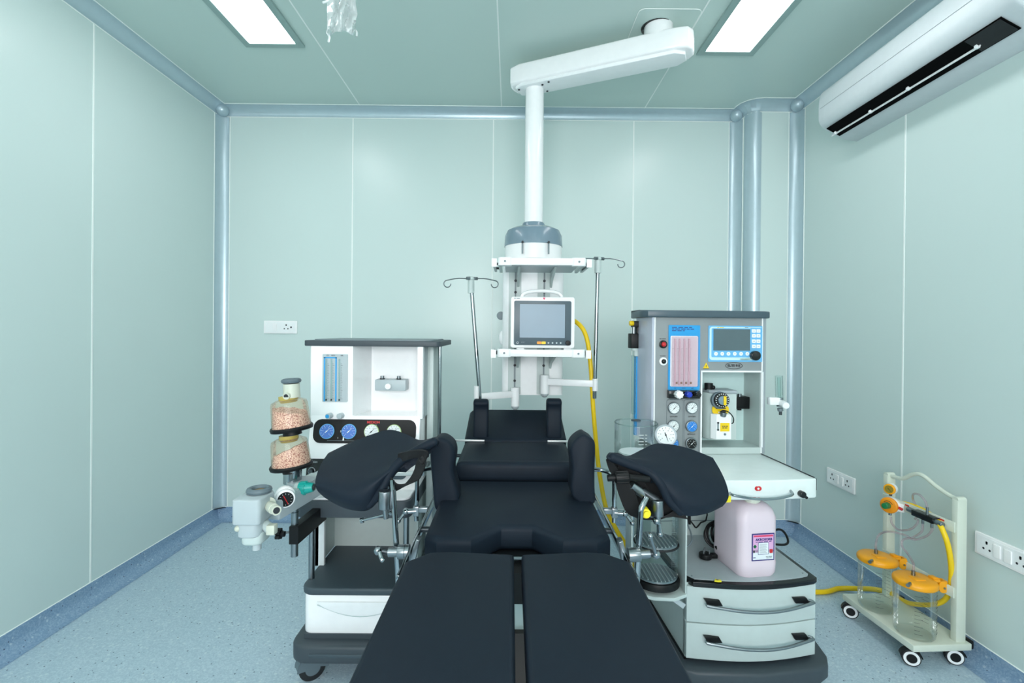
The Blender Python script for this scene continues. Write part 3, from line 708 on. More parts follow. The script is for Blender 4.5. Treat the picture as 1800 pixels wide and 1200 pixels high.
def canister(ztop, zsh, zbot, tilt, wm, slope):
    X = tl(zbot, tilt)
    c = M(X); c.lathe([(.030, ztop), (.030, ztop-.012), (.040, zsh+.003), (.055, zsh-.004), (.058, zsh-.014), (wm, zbot)], 'amber_clear'); c.build('canister', ab)
    e = M(X); e.lathe([(.0, ztop+.004), (.0305, ztop+.004), (.0305, ztop-.008), (.026, ztop-.018), (0, ztop-.018)], 'olive_plastic'); e.build('collar', ab)
    g_ = M(X); n = 40; b = bmesh.new(); hz = zsh-.034
    prof_ = [(0, 0)]+[(r_, 0) for r_ in (.02, .04, .052)]
    rings = []
    for r_ in (0.0001, .02, .04, .0525): rings.append([b.verts.new((r_*math.cos(2*math.pi*k/n), r_*math.sin(2*math.pi*k/n), hz+slope*r_*math.cos(2*math.pi*k/n)+.0015*math.sin(k*1.3)*(r_/.05))) for k in range(n)])
    rings.append([b.verts.new(((wm-.003)*math.cos(2*math.pi*k/n), (wm-.003)*math.sin(2*math.pi*k/n), zbot+.002)) for k in range(n)])
    rings.append([b.verts.new((.0001*math.cos(2*math.pi*k/n), .0001*math.sin(2*math.pi*k/n), zbot+.002)) for k in range(n)])
    for a_, c_ in zip(rings, rings[1:]):
        for k in range(n): b.faces.new((a_[k], a_[(k+1) % n], c_[(k+1) % n], c_[k]))
    bmesh.ops.recalc_face_normals(b, faces=b.faces); g_.add(b, 'granules'); gg = g_.build('granules', ab); gg['kind'] = 'stuff'
    s_ = M(X); s_.lathe([(0, zbot-.004), (.055, zbot-.006), (wm+.004, zbot-.008), (wm+.006, zbot), (wm+.003, zbot+.006), (wm-.002, zbot+.004), (0, zbot+.001)], 'black')
    s_.lathe([(.028, zbot-.005), (.03, zbot-.024), (.02, zbot-.026), (0, zbot-.026)], 'black'); s_.build('base_tray', ab)
canister(zz(697), zz(703), zz(751), -7, .062, -.25)
canister(zz(766), zz(771), zz(817), -6, .0625, .35)
m = M(); m.cyl((ax+.004, ay, zz(822)), (ax+.004, ay, zz(848)), .029, 'chrome', n=32); m.build('chrome_neck', ab)
# grey manifold block running forward to the valve head
bz0, bz1 = .70, .766
m = M(); P0, P1 = Vector((-.675, 1.80)), Vector((-.735, 1.42)); dd = (P1-P0); Lm = dd.length; dd.normalize()
TB = Matrix(((dd.x, -dd.y, 0, P0.x), (dd.y, dd.x, 0, P0.y), (0, 0, 1, 0), (0, 0, 0, 1)))
m = M(TB); m.box(0, Lm-.06, -.03, .035, bz0, bz1-.004, 'lightgrey', bev=.008); m.box(.05, Lm*.6, -.028, .03, bz1-.006, bz1-.002, 'offwhite'); m.cyl((Lm*.42, 0, bz1-.01), (Lm*.42, 0, bz1+.008), .045, 'lightgrey', n=28)
m.build('manifold', ab)
hd = M(); c0 = W(441, 900, Y=1.40); hx, hy = c0.x, 1.40
hd.prism(rr(hx-.038, hy-.035, hx+.042, hy+.06, .012), .728, .80, 'lightgrey', axis='Z', bev=.006); hd.prism(rr(hx-.03, hy-.028, hx+.034, hy+.05, .02), .69, .73, 'lightgrey', axis='Z', bev=.004)
hd.prism(rr(hx-.022, hy-.022, hx+.038, hy+.05, .02), .665, .70, 'offwhite', axis='Z', bev=.008); hd.cyl((hx+.018, hy, .648), (hx+.018, hy, .67), .012, 'lightgrey', n=18); hd.ball((hx-.026, hy-.02, .715), .009, 'ivory_plastic')
hd.build('valve_head', ab)
m = M(); m.ring((hx+.008, hy+.03, .808), .027, .0085, 'glove_grey', sy=.95); m.cyl((hx+.008, hy+.03, .80), (hx+.008, hy+.03, .807), .024, 'brown', n=24); m.build('seal_ring', ab)
a, b_ = W(466, 885, Y=1.44), W(486, 897, Y=1.36)
m = M(); m.cyl(a, a.lerp(b_, .25), .023, 'ivory_plastic'); m.cyl(a, b_, .013, 'ivory_plastic'); m.cyl(a.lerp(b_, .55), a.lerp(b_, .8), .0145, 'ivory_plastic'); m.cyl(a.lerp(b_, .9), b_+(b_-a)*.01, .009, 'ink'); m.build('breathing_port', ab)
a, b_ = W(462, 918, Y=1.42), W(478, 932, Y=1.40)
m = M(); m.cyl(a, b_, .014, 'offwhite', n=16); m.box(b_.x-.012, b_.x+.012, b_.y-.012, b_.y+.012, b_.z-.01, b_.z+.018, 'ivory_plastic', bev=.003, T=None); m.cyl(W(456, 935, Y=1.41), W(470, 925, Y=1.41), .010, 'midgrey', n=12); m.build('valve_tap', ab)
gc = W(501, 871, Y=1.52); gn = Vector((.45, -.85, -.05)); TG = frame(gc, gn)
m = M(); m.ball(gc, .031, 'white_gloss', sc=(1, 1, 1)); 
gm = m.build('pressure_gauge', ab)
ff = M(TG); ff.disc(0, 0, .0275, -.012, -.031, 'white_gloss', bev=.002); ff.disc(0, 0, .0225, -.029, -.0322, 'black')
for k in range(12):
    a = R(k*30); ff.cyl((math.cos(a)*.0155, -.0325, math.sin(a)*.0155), (math.cos(a)*.0185, -.0325, math.sin(a)*.0185), .0006, 'dial_white', n=5)
ff.cyl((-.006, -.033, .012), (.007, -.033, -.015), .0014, 'red', n=6); ff.build('dial', gm)
a, b_ = W(527, 858, Y=1.60), W(551, 856, Y=1.60)
m = M(); m.cyl(a-Vector((.012, 0, 0)), a, .020, 'offwhite'); m.cyl(a, a.lerp(b_, .45), .021, 'teal', bev=.002); m.cyl(a.lerp(b_, .45), b_, .019, 'teal', r1=.014); m.cyl(b_, b_+Vector((.004, 0, 0)), .010, 'ink', n=16)
for k in range(10): t2 = 2*math.pi*k/10; m.cyl(a+Vector((0, .020*math.cos(t2), .020*math.sin(t2))), a.lerp(b_, .5)+Vector((0, .020*math.cos(t2), .020*math.sin(t2))), .0025, 'teal', n=6)
m.build('relief_valve', ab)
pz = lambda y: W(517, y, Y=1.62).z
pxx = W(518, 920, Y=1.62).x
m = M(); m.cyl((pxx, 1.62, pz(977)), (pxx, 1.62, .72), .0115, 'steel', n=20); m.cyl((pxx, 1.62, pz(898)), (pxx, 1.62, pz(899.5)), .0122, 'darkmetal', n=20); m.build('mounting_pole', ab)
cx0, cx1 = W(508, 940, Y=1.60).x, W(524, 940, Y=1.60).x
m = M(); z1_, z0_ = W(515, 925, Y=1.6).z, W(515, 957, Y=1.6).z
m.prism([(cx0, 1.60), (cx1, 1.60), (cx1+.012, 1.815), (cx0+.012, 1.815)], z0_, z1_, 'black', axis='Z', bev=.002); m.build('clamp_block', ab)
kc = W(491, 938, Y=1.60); m = M(); m.cyl(kc, (cx0, 1.62, kc.z), .004, 'steel', n=10); m.cyl(kc+Vector((-.008, 0, 0)), kc+Vector((.006, 0, 0)), .011, 'black', n=16); m.cyl(kc+Vector((.004, 0, 0)), kc+Vector((.018, 0, 0)), .009, 'black', n=14)
for k in range(5): t2 = 2*math.pi*k/5; m.cyl(kc+Vector((-.008, .012*math.cos(t2), .012*math.sin(t2))), kc+Vector((.006, .012*math.cos(t2), .012*math.sin(t2))), .0065, 'black', n=12)
m.build('star_knob', ab)

# ------------------------------------------------------------------ operating table
cx = .022
ot = thing('operating_table', 'black padded operating table in the middle of the room, split leg section towards the front', 'operating table', (cx, 1.5, 0))
def cushion(pts, z0, z1, name, bev=.02, parent=ot, T=None, m_='pad'):
    m = M(T); m.prism(pts, z0, z1, m_, axis='Z', bev=bev); return m.build(name, parent)
gx = .0095
cushion([(cx-gx, .46), (cx-gx, 1.215), (cx-gx-.16, 1.228), (cx-gx-.21, 1.222), (cx-.272, 1.17), (cx-.276, .46)], .655, .727, 'leg_pad', bev=.012)
cushion([(cx+gx, .46), (cx+gx, 1.215), (cx+gx+.16, 1.232), (cx+gx+.21, 1.226), (cx+.272, 1.18), (cx+.276, .46)], .655, .727, 'leg_pad', bev=.012)
m = M()
for s0, s1 in ((-.268, -.012), (.012, .268)): m.box(cx+s0, cx+s1, .47, 1.22, .637, .655, 'darkmetal', bev=.003)
m.build('leg_section_plate', ot)
seat = [(cx-.258, 1.37), (cx-.22, 1.335), (cx-.125, 1.33), (cx-.045, 1.425), (cx+.045, 1.425), (cx+.125, 1.33), (cx+.22, 1.335), (cx+.262, 1.37), (cx+.262, 1.86), (cx-.258, 1.86)]
cushion(seat, .635, .711, 'seat_pad', bev=.018)
m = M(); m.prism([(cx-.25, 1.40), (cx-.10, 1.335), (cx-.04, 1.40), (cx+.04, 1.40), (cx+.10, 1.335), (cx+.25, 1.40), (cx+.25, 1.85), (cx-.25, 1.85)], .615, .634, 'darkmetal', axis='Z')
m.tube([(cx-.13, 1.325, .632), (cx-.045, 1.39, .632), (cx+.045, 1.39, .632), (cx+.13, 1.325, .632)], .006, 'steel', k=1); m.build('seat_frame', ot)
cushion(rr(cx-.232, 1.88, cx+.238, 2.27, .03), .69, .768, 'back_pad', bev=.022)
m = M(); m.prism(rr(cx-.228, 1.872, cx+.234, 1.93, .02), .70, .773, 'pad', axis='Z', bev=.02); m.build('back_pad_edge', ot)
TH = Matrix.Translation((0, 2.275, .70)) @ Matrix.Rotation(R(15), 4, 'X')
cushion(rr(cx-.235, .005, cx+.245, .36, .045), .0, .075, 'head_pad', bev=.02, T=TH)
m = M(TH); m.box(cx-.2, cx+.2, .01, .34, -.02, .001, 'darkmetal'); m.build('head_plate', ot)
m = M(); m.box(cx-.22, cx+.225, 1.89, 2.26, .67, .69, 'darkmetal'); m.build('back_plate', ot)
for sg in (-1, 1):
    m = M(); x = cx+sg*.292
    m.box(x-.004, x+.004, 1.19, 1.86, .655, .681, 'chrome', bev=.001); 
    for y in (1.25, 1.5, 1.8): m.cyl((x, y, .668), (x-sg*.04, y, .668), .009, 'darkmetal', n=12)
    m.build('side_rail', ot)
    m = M(); x = cx+sg*.272; m.box(x-.004, x+.004, 1.89, 2.25, .705, .728, 'chrome', bev=.001)
    for y in (1.95, 2.2): m.cyl((x, y, .716), (x-sg*.05, y, .716), .008, 'darkmetal', n=12)
    m.build('back_side_rail', ot)
m = M(); m.prism(rr(cx-.10, 1.42, cx+.10, 1.75, .02), .41, .54, 'offwhite', axis='Z'); m.prism(rr(cx-.13, 1.34, cx+.13, 1.78, .02), .53, .615, 'strap', axis='Z'); m.build('lifting_column', ot)
m = M(); m.prism(rr(cx-.11, 1.40, cx+.11, 1.76, .02), .17, .412, 'brown_boot', axis='Z'); m.build('column_boot', ot)
m = M(); m.prism(rr(cx-.24, 1.05, cx+.24, 2.15, .06), .03, .11, 'lightgrey', axis='Z', bev=.01); m.prism(rr(cx-.15, 1.35, cx+.15, 1.85, .04), .11, .175, 'lightgrey', axis='Z', bev=.01)
for sx in (-.17, .17):
    for y in (1.15, 2.05): m.cyl((cx+sx, y, 0), (cx+sx, y, .035), .03, 'rubber', n=18)
m.build('pedestal_base', ot)

# shoulder supports
for sg, a, b_, lab in ((-1, (832, 702), (858, 779), 'upright black shoulder pad on the left of the table head section'), (1, (961, 701), (987, 778), 'upright black shoulder pad on the right of the table head section')):
    A, B = W(a[0], a[1], Y=2.30), W(b_[0], b_[1], Y=2.30)
    t = thing('shoulder_support', lab, 'shoulder support', ((A.x+B.x)/2, 2.31, B.z), group='padded shoulder supports')
    m = M(); xm = (A.x+B.x)/2; w_ = (B.x-A.x)/2
    prof_ = [(2.288, B.z+.01), (2.285, B.z+.07), (2.30, A.z-.05), (2.288, A.z-.02), (2.30, A.z-.003), (2.33, A.z), (2.352, A.z-.02), (2.35, B.z+.09), (2.335, B.z+.01), (2.31, B.z+.003)]
    q = catmull([Vector((p[0], p[1], 0)) for p in prof_], 4, closed=True)
    m.prism([(v.x, v.y) for v in q], xm-w_, xm+w_, 'pad', axis='X', bev=.014); m.build('pad', t)
    m = M(); ex = W(801 if sg < 0 else 1000, 778, Y=2.27).x; ix = W(852 if sg < 0 else 962, 779, Y=2.27).x; m.box(min(ix, ex), max(ix, ex), 2.245, 2.256, .769, .777, 'bright_steel', bev=.001); m.box(ex-.006, ex+.006, 2.245, 2.256, .71, .775, 'bright_steel'); m.build('mounting_bar', t)

# lateral supports (upright body pads) clamped to the side rails
def lateral(sg, label):
    base = W(742 if sg < 0 else 1099, 912, Y=1.66)
    t = thing('lateral_support', label, 'lateral support', (cx+sg*.31, 1.66, .66), group='padded lateral supports')
    m = M()
    if sg < 0:
        back = [(775, 765), (790, 770), (799, 780), (802, 800), (799, 815), (801, 838), (806, 852), (808, 866), (806, 880), (800, 888)]
        front = [(762, 786), (775, 786), (785, 793), (789, 806), (788, 822), (789, 840), (790, 860), (790, 872), (788, 884), (780, 890)]
        left = [(761, 784), (760, 800), (762, 830), (764, 850), (766, 872), (767, 884), (770, 890)]
        rows = [[W(763+.8*i, 781+12*i, Y=1.60+.0*i) for i in range(10)]]
    # solid: prism in the (x, z) outline of the pad, 9 cm deep, with a waisted inner edge
    px2 = (lambda x: x)
    if sg < 0: ol = [(771, 766), (784, 766), (797, 776), (802, 790), (801, 806), (799, 822), (803, 842), (808, 860), (808, 874), (802, 887), (784, 890), (769, 889), (765, 872), (763, 845), (760, 815), (759, 790), (762, 775)]
    else: ol = [(1024, 759), (1030, 762), (1041, 770), (1043, 785), (1042, 820), (1042, 850), (1043, 868), (1040, 878), (1020, 880), (1012, 874), (1003, 864), (1001, 845), (1003, 825), (1002, 806), (1000, 785), (1005, 772), (1015, 763)]
    P = [W(x, y, Y=1.68) for x, y in ol]; q = catmull(P, 3, closed=True)
    m.prism([(v.x, v.z) for v in q], 1.635, 1.735, 'pad', bev=.022); m.build('pad', t)
    s = M(); rod = [W(800 if sg < 0 else 1035, 838, Y=1.74)]
    if sg < 0: P = [(-.215, 1.70, .80), (-.27, 1.70, .80), (-.305, 1.68, .795), (-.315, 1.67, .775), (-.316, 1.665, .63)]
    else: P = [(.27, 1.70, .80), (.32, 1.70, .798), (.352, 1.68, .79), (.358, 1.67, .775), (.358, 1.665, .63)]
    s.tube(P, .0075, 'chrome', k=5); s.build('rod', t)
    c = M(); x = P[-1][0]; c.box(x-.010, x+.010, 1.652, 1.678, .648, .682, 'steel', bev=.003); c.box(min(x, cx+sg*.298), max(x, cx+sg*.298), 1.655, 1.675, .660, .678, 'steel', bev=.003)
    c.cyl((x, 1.66, .665), (x+sg*.028, 1.655, .665), .009, 'chrome', n=14); c.ball((x+sg*.034, 1.655, .665), .012, 'chrome'); c.cyl((x+sg*.034, 1.655, .665), (x+sg*.058, 1.65, .635), .0055, 'chrome', n=12); c.ball((x+sg*.058, 1.65, .635), .009, 'chrome')
    c.build('rail_clamp', t)
lateral(-1, 'tall black lateral body pad on the left side rail of the table'); lateral(1, 'tall black lateral body pad on the right side rail of the table')

# knee crutches
def crutch(side, label, rows, tip, post, clampx):
    t = thing('leg_holder', label, 'leg holder', (clampx[0], 1.33, .655), group='knee crutches on the table rails')
    m = M(); m.grid([[W(p[0], p[1], Y=p[2]) for p in r] for r in rows], 'pad', th=.028, sub=5, inward=(0, .93, -.37)); m.tube([W(p[0], p[1], Y=p[2]) for p in tip], .0135, 'pad', k=6, n=14); m.ball(W(tip[0][0], tip[0][1], Y=tip[0][2]), .0135, 'pad'); m.ball(W(tip[-1][0], tip[-1][1], Y=tip[-1][2]), .0135, 'pad'); m.build('knee_pad', t, angle=60)
    return t
rowsL = [[(577, 796, 1.60), (612, 779, 1.62), (648, 765, 1.62), (684, 755, 1.60), (712, 762, 1.55), (738, 773, 1.50), (768, 767, 1.46)],
         [(566, 812, 1.53), (606, 800, 1.54), (645, 793, 1.54), (680, 787, 1.52), (710, 788, 1.48), (740, 782, 1.44), (770, 770, 1.42)],
         [(558, 830, 1.46), (598, 826, 1.46), (635, 824, 1.45), (668, 818, 1.44), (700, 808, 1.43), (735, 796, 1.41), (771, 775, 1.40)],
         [(554, 848, 1.42), (590, 852, 1.40), (622, 855, 1.385), (650, 848, 1.38), (684, 826, 1.39), (725, 803, 1.40), (768, 781, 1.40)],
         [(558, 862, 1.42), (588, 874, 1.39), (618, 880, 1.375), (645, 875, 1.375), (672, 845, 1.385), (716, 810, 1.41), (760, 787, 1.41)],
         [(570, 874, 1.44), (594, 888, 1.42), (622, 897, 1.40), (650, 895, 1.40), (672, 866, 1.41), (712, 815, 1.43), (755, 791, 1.42)]]
tL = crutch(-1, 'black padded knee crutch leg holder on the left rail, in front of the white trolley', rowsL, [(762, 777, 1.40), (735, 791, 1.40), (705, 809, 1.40), (686, 832, 1.40), (670, 862, 1.395), (650, 885, 1.40)], None, (W(697, 970, Y=1.36).x,))
rowsR = [[(1071, 795, 1.44), (1088, 796, 1.46), (1104, 801, 1.50), (1130, 789, 1.55), (1157, 779, 1.58), (1205, 786, 1.60), (1253, 804, 1.58)],
         [(1068, 798, 1.42), (1090, 801, 1.44), (1112, 804, 1.47), (1158, 796, 1.52), (1202, 804, 1.54), (1240, 815, 1.54), (1266, 826, 1.53)],
         [(1067, 803, 1.41), (1098, 806, 1.42), (1132, 808, 1.44), (1168, 815, 1.46), (1206, 828, 1.47), (1246, 840, 1.47), (1276, 848, 1.47)],
         [(1070, 808, 1.41), (1102, 813, 1.41), (1138, 821, 1.41), (1170, 838, 1.41), (1206, 855, 1.41), (1246, 868, 1.42), (1281, 868, 1.44)],
         [(1074, 812, 1.42), (1106, 819, 1.42), (1142, 831, 1.41), (1170, 858, 1.40), (1200, 880, 1.39), (1242, 888, 1.40), (1278, 880, 1.44)],
         [(1080, 815, 1.43), (1110, 823, 1.43), (1146, 838, 1.42), (1174, 876, 1.41), (1202, 905, 1.40), (1240, 903, 1.41), (1270, 890, 1.45)]]
tR = crutch(1, 'black padded knee crutch leg holder on the right rail, in front of the grey machine', rowsR, [(1077, 804, 1.42), (1105, 815, 1.42), (1140, 829, 1.42), (1160, 848, 1.41), (1176, 878, 1.41), (1196, 898, 1.41)], None, (W(1110, 965, Y=1.36).x,))
def pw_(x, y, Y=1.40): return W(x, y, Y=Y)
# left holder metalwork
m = M(); m.tube([pw_(689, 846, 1.39), pw_(691, 860, 1.37), pw_(701, 1034, 1.36)], .0078, 'chrome', k=1, n=16); m.build('post', tL)
m = M(); a, b_ = pw_(677, 862, 1.365), pw_(677, 893, 1.365); m.cyl(a, b_, .0185, 'steel', n=24, bev=.002); m.cyl(pw_(677, 893, 1.365), pw_(679, 911, 1.365), .0075, 'steel', n=14); m.cyl(pw_(677, 840), pw_(677, 856), .012, 'darkmetal', n=16); m.ball(pw_(680, 855), .012, 'chrome')
m.build('ball_joint', tL)
m = M(); a, b_ = pw_(634, 915), pw_(692, 900); m.cyl(a, b_, .004, 'chrome', n=12); m.cyl(a, a.lerp(b_, .08), .008, 'chrome', n=12); m.cyl(a.lerp(b_, .9), b_, .007, 'chrome', n=12); m.build('locking_handle', tL)
m = M(); c0, c1 = W(683, 970, Y=1.34), W(720, 969, Y=1.34); m.cyl(c0, c0.lerp(c1, .45), .013, 'steel', n=20); m.cyl(c0.lerp(c1, .45), c1, .019, 'steel', n=24, bev=.001); m.cyl(c0.lerp(c1, .78), c0.lerp(c1, .81), .0195, 'darkmetal', n=24)
m.cyl(W(672, 968, Y=1.34), c0, .009, 'darkmetal', n=14); m.ball(W(664, 967, Y=1.34), .0125, 'chrome', sc=(.8, 1, 1)); m.tube([W(667, 970, Y=1.33), W(671, 982, Y=1.32), W(674, 985, Y=1.32)], .006, 'chrome'); m.prism([(c1.x-.004, c1.z-.03), (c1.x+.012, c1.z-.04), (c1.x+.02, c1.z-.01), (c1.x+.03, c1.z+.036), (c1.x+.02, c1.z+.04)], 1.325, 1.355, 'steel', bev=.002)
m.build('rail_clamp', tL)
m = M(); P = [(700, 806, 1.40), (718, 800, 1.37), (736, 797, 1.36), (744, 800, 1.36), (740, 812, 1.365), (737, 825, 1.37), (728, 842, 1.375), (712, 853, 1.38), (694, 857, 1.39), (684, 846, 1.40)]
m.ribbon([W(*p[:2], Y=p[2]) for p in P], [(.006, -.018, .036), (.03, -.02, .02), (.032, -.018, .008), (.01, -.02, .036)], 'strap', th=.005); m.tube([W(x, y, Y=1.36) for x, y in ((741, 802), (744, 806), (742, 812), (737, 808))], .007, 'strap', k=4); m.build('strap', tL)
# right holder metalwork
m = M(); m.tube([pw_(1136, 874, 1.37), pw_(1127, 893, 1.355), pw_(1126, 899, 1.355), pw_(1119, 1034, 1.36)], .0082, 'chrome', k=1, n=16); m.build('post', tR)
m = M(); m.cyl(pw_(1156, 878, 1.40), pw_(1156, 906, 1.40), .0165, 'steel', n=24, bev=.002); m.cyl(pw_(1156, 906), pw_(1157, 920), .008, 'steel', n=14); m.ball(pw_(1154, 915), .011, 'chrome'); m.cyl(pw_(1158, 918), pw_(1160, 938), .006, 'chrome', r1=.009, n=14); m.ball(pw_(1160, 938), .0095, 'chrome')
m.cyl(pw_(1110, 852, 1.42), pw_(1132, 868, 1.42), .014, 'steel', n=16); m.cyl(pw_(1128, 862, 1.42), pw_(1156, 880, 1.41), .012, 'darkmetal', n=16); m.build('ball_joint', tR)
m = M(); c0, c1 = W(1104, 975, Y=1.34), W(1142, 973, Y=1.34); m.cyl(c0, c0.lerp(c1, .55), .019, 'steel', n=24, bev=.001); m.cyl(c0.lerp(c1, .55), c1, .012, 'steel', n=20); m.cyl(c1, W(1152, 972, Y=1.34), .008, 'darkmetal', n=14); m.ball(W(1153, 974, Y=1.34), .012, 'chrome')
m.cyl(W(1152, 972, Y=1.33), W(1143, 942, Y=1.31), .0055, 'chrome', n=12); m.ball(W(1143, 942, Y=1.31), .008, 'chrome'); m.prism([(c0.x+.004, c0.z-.03), (c0.x-.012, c0.z-.04), (c0.x-.02, c0.z-.01), (c0.x-.03, c0.z+.04), (c0.x-.018, c0.z+.045)], 1.325, 1.355, 'steel', bev=.002)
m.build('rail_clamp', tR)
m = M(); a, b_ = W(1068, 840, Y=1.40), W(1105, 838, Y=1.40); m.cyl(a, a.lerp(b_, .4), .0095, 'black', n=20); m.cyl(a.lerp(b_, .35), b_, .017, 'black', n=20, bev=.003)
for k in range(8): t2 = 2*math.pi*k/8; m.cyl(a.lerp(b_, .4)+Vector((0, .016*math.cos(t2), .016*math.sin(t2))), a.lerp(b_, .95)+Vector((0, .016*math.cos(t2), .016*math.sin(t2))), .003, 'black', n=8)
m.cyl(b_, W(1140, 842, Y=1.41), .010, 'black', n=16); m.build('adjusting_knob', tR)
m = M(); P = [(1070, 806, 1.43), (1080, 826, 1.43), (1096, 850, 1.42), (1106, 878, 1.42), (1118, 902, 1.42), (1140, 911, 1.43), (1165, 908, 1.44), (1184, 898, 1.45)]
m.ribbon([W(*p[:2], Y=p[2]) for p in P], [(.012, -.01, .004), (.05, -.02, -.012), (.05, -.02, .0), (.02, -.03, .04)], 'strap', th=.006)
m.ribbon([W(*p[:2], Y=p[2]) for p in ((1100, 815, 1.44), (1118, 850, 1.44), (1135, 880, 1.45), (1150, 905, 1.45))], [(.05, -.02, 0), (.06, -.02, 0)], 'strap', th=.005)
m.ribbon([W(*p[:2], Y=p[2]) for p in ((1138, 838, 1.50), (1160, 868, 1.49), (1176, 890, 1.48), (1182, 908, 1.47))], [(.07, -.02, .01), (.085, -.01, -.01)], 'strap', th=.008)
m.build('strap', tR)

# ------------------------------------------------------------------ right anaesthesia machine
RX, RY, RA = .634, 1.735, 3.0
rm = thing('anesthesia_machine', 'grey anaesthesia workstation with blue flow panel, screen and two bowed drawers, right of the table', 'anaesthesia machine', (RX, RY, 0), RA)
RMm = ROOTM[rm.name]; RMi = RMm.inverted()
def PM(px, py, v):                 # photograph pixel -> local point on the machine's plane y = v
    o = RMi @ EYE; d = RMi.to_3x3() @ ray(px, py); t = (v-o.y)/d.y; return o+d*t
def RW(u, v, z): return RMm @ Vector((u, v, z))
Wd = .474
# base skirt and casters
m = M(); m.prism([(-.05, .03), (-.03, -.02), (.02, -.05), (.24, -.07), (.46, -.05), (.51, -.02), (.535, .02), (.57, .18), (.57, .55), (-.05, .55)], .045, .105, 'darkgrey', axis='Z', bev=.012)
m.box(.0, Wd, .02, .50, .10, .122, 'blackgloss'); m.build('base', rm, local=True)
for u, v in ((.03, .03), (.46, .03), (.03, .48), (.46, .48)): caster(rm, u, v, .022, top=.05, zr=200, local=True)
def bow(z0, z1, d0=0, n=16, u0=0.0, u1=Wd, b=.03):
    return [(u0+(u1-u0)*k/n, d0-b*math.sin(math.pi*k/n)) for k in range(n+1)]
m = M(); m.box(0, Wd, .012, .40, .12, .385, 'offwhite'); m.build('drawer_cabinet', rm, local=True)
for z0, z1 in ((.122, .248), (.252, .378)):
    m = M(); m.prism(bow(0, 0)+[(Wd, .03), (0, .03)], z0, z1, 'offwhite', axis='Z', bev=.002); dr = m.build('drawer', rm, local=True)
    zc = (z0+z1)/2+.012
    for u in (.085, Wd-.07):
        yb = -.03*math.sin(math.pi*u/Wd); s = 1 if u > .2 else -1
        f = M(); f.prism([(u-.032, zc+.016), (u+.022, zc+.012), (u+.034, zc-.008), (u-.018, zc-.006)], yb-.012, yb+.004, 'black', bev=.002); f.build('handle_mount', dr, local=True)
    P = [(.06+(.39)*k/10, -.03*math.sin(math.pi*(.06+.39*k/10)/Wd)-.022-.012*math.sin(math.pi*k/10), zc-.002-.010*math.sin(math.pi*k/10)) for k in range(11)]
    P = [(P[0][0]+.01, P[0][1]+.014, P[0][2])]+P+[(P[-1][0]-.01, P[-1][1]+.014, P[-1][2])]
    M().tube(P, .0055, 'steel', k=3).build('handle', dr, local=True)
m = M(); m.prism([(-.014, .05), (.02, -.004)]+bow(0, 0, d0=-.006, u0=.02, u1=Wd-.01)+[(Wd+.01, .008), (Wd+.012, .40), (-.014, .40)], .378, .396, 'blackgloss', axis='Z', bev=.004)
m.prism([(.005, .055), (.032, .012)]+[(.032+(Wd-.055)*k/12, .012-.026*math.sin(math.pi*k/12)) for k in range(1, 12)]+[(Wd-.02, .016), (Wd-.008, .03), (Wd-.008, .395), (.005, .395)], .395, .3985, 'lightgrey', axis='Z')
for u, v in ((.03, .03), (Wd-.025, .035)): m.cyl((u, v, .398), (u, v, .4), .003, 'steel', n=8)
m.build('cabinet_top', rm, local=True)
# back column behind the open bay
m = M(); m.box(.0, Wd, .38, .62, .10, .76, 'offwhite'); m.box(0, .47, .3785, .382, .46, .463, 'midgrey'); m.build('back_panel', rm, local=True)
# worktop with its tray front
m = M(); m.prism([(-.05, .36), (-.05, .05), (-.03, .01), (0, 0)]+[(Wd*k/12, -.015*math.sin(math.pi*k/12)) for k in range(1, 12)]+[(Wd-.005, 0), (Wd+.004, .008), (Wd+.004, .40), (-.05, .40)], .686, .756, 'worktop_toplit', axis='Z', bev=.006)
m.text('CLOSE', PM(1394, 857, -.01).x, PM(1394, 857, -.01).z, .008, -.003, 'greyink'); m.text('OPEN', PM(1393, 876, -.01).x, PM(1393, 876, -.01).z, .008, -.003, 'greyink')
p = PM(1332, 858, -.014); m.disc(p.x-.004, p.z, .008, -.018, -.008, 'red', n=18); m.disc(p.x+.004, p.z, .008, -.018, -.008, 'red', n=18); m.disc(p.x, p.z, .004, -.0184, -.017, 'white', n=14)
wt = m.build('worktop', rm, local=True)
a, b_ = PM(1288, 870, -.03), PM(1393, 866, -.02); m = M()
m.tube([(a.x, -.008, a.z+.002), (a.x+.004, -.032, a.z), ((a.x*2+b_.x)/3, -.046, a.z-.008), ((a.x+b_.x*2)/3, -.044, a.z-.008), (b_.x-.01, -.032, b_.z-.003), (b_.x, -.008, b_.z+.004)], .0048, 'chrome'); m.build('handle', wt, local=True)
p = PM(1411, 869, -.02); m = M(); m.disc(p.x, p.z, .014, -.006, -.004+.004, 'white', n=24); m.disc(p.x, p.z, .0115, -.026, -.002, 'blackgloss', n=24, bev=.003); m.cyl((p.x, -.02, p.z), (p.x+.016, -.02, p.z-.012), .005, 'blackgloss', n=12); m.build('outlet_knob', wt, local=True)
m = M(); m.box(Wd+.004, Wd+.03, .04, .11, .70, .745, 'black', bev=.003); m.build('side_bracket', rm, local=True)
m = M(); m.tube([(Wd-.002, .01, .758), (Wd-.002, .36, .758)], .002, 'darkmetal', k=1); m.build('worktop_edge', rm, local=True)
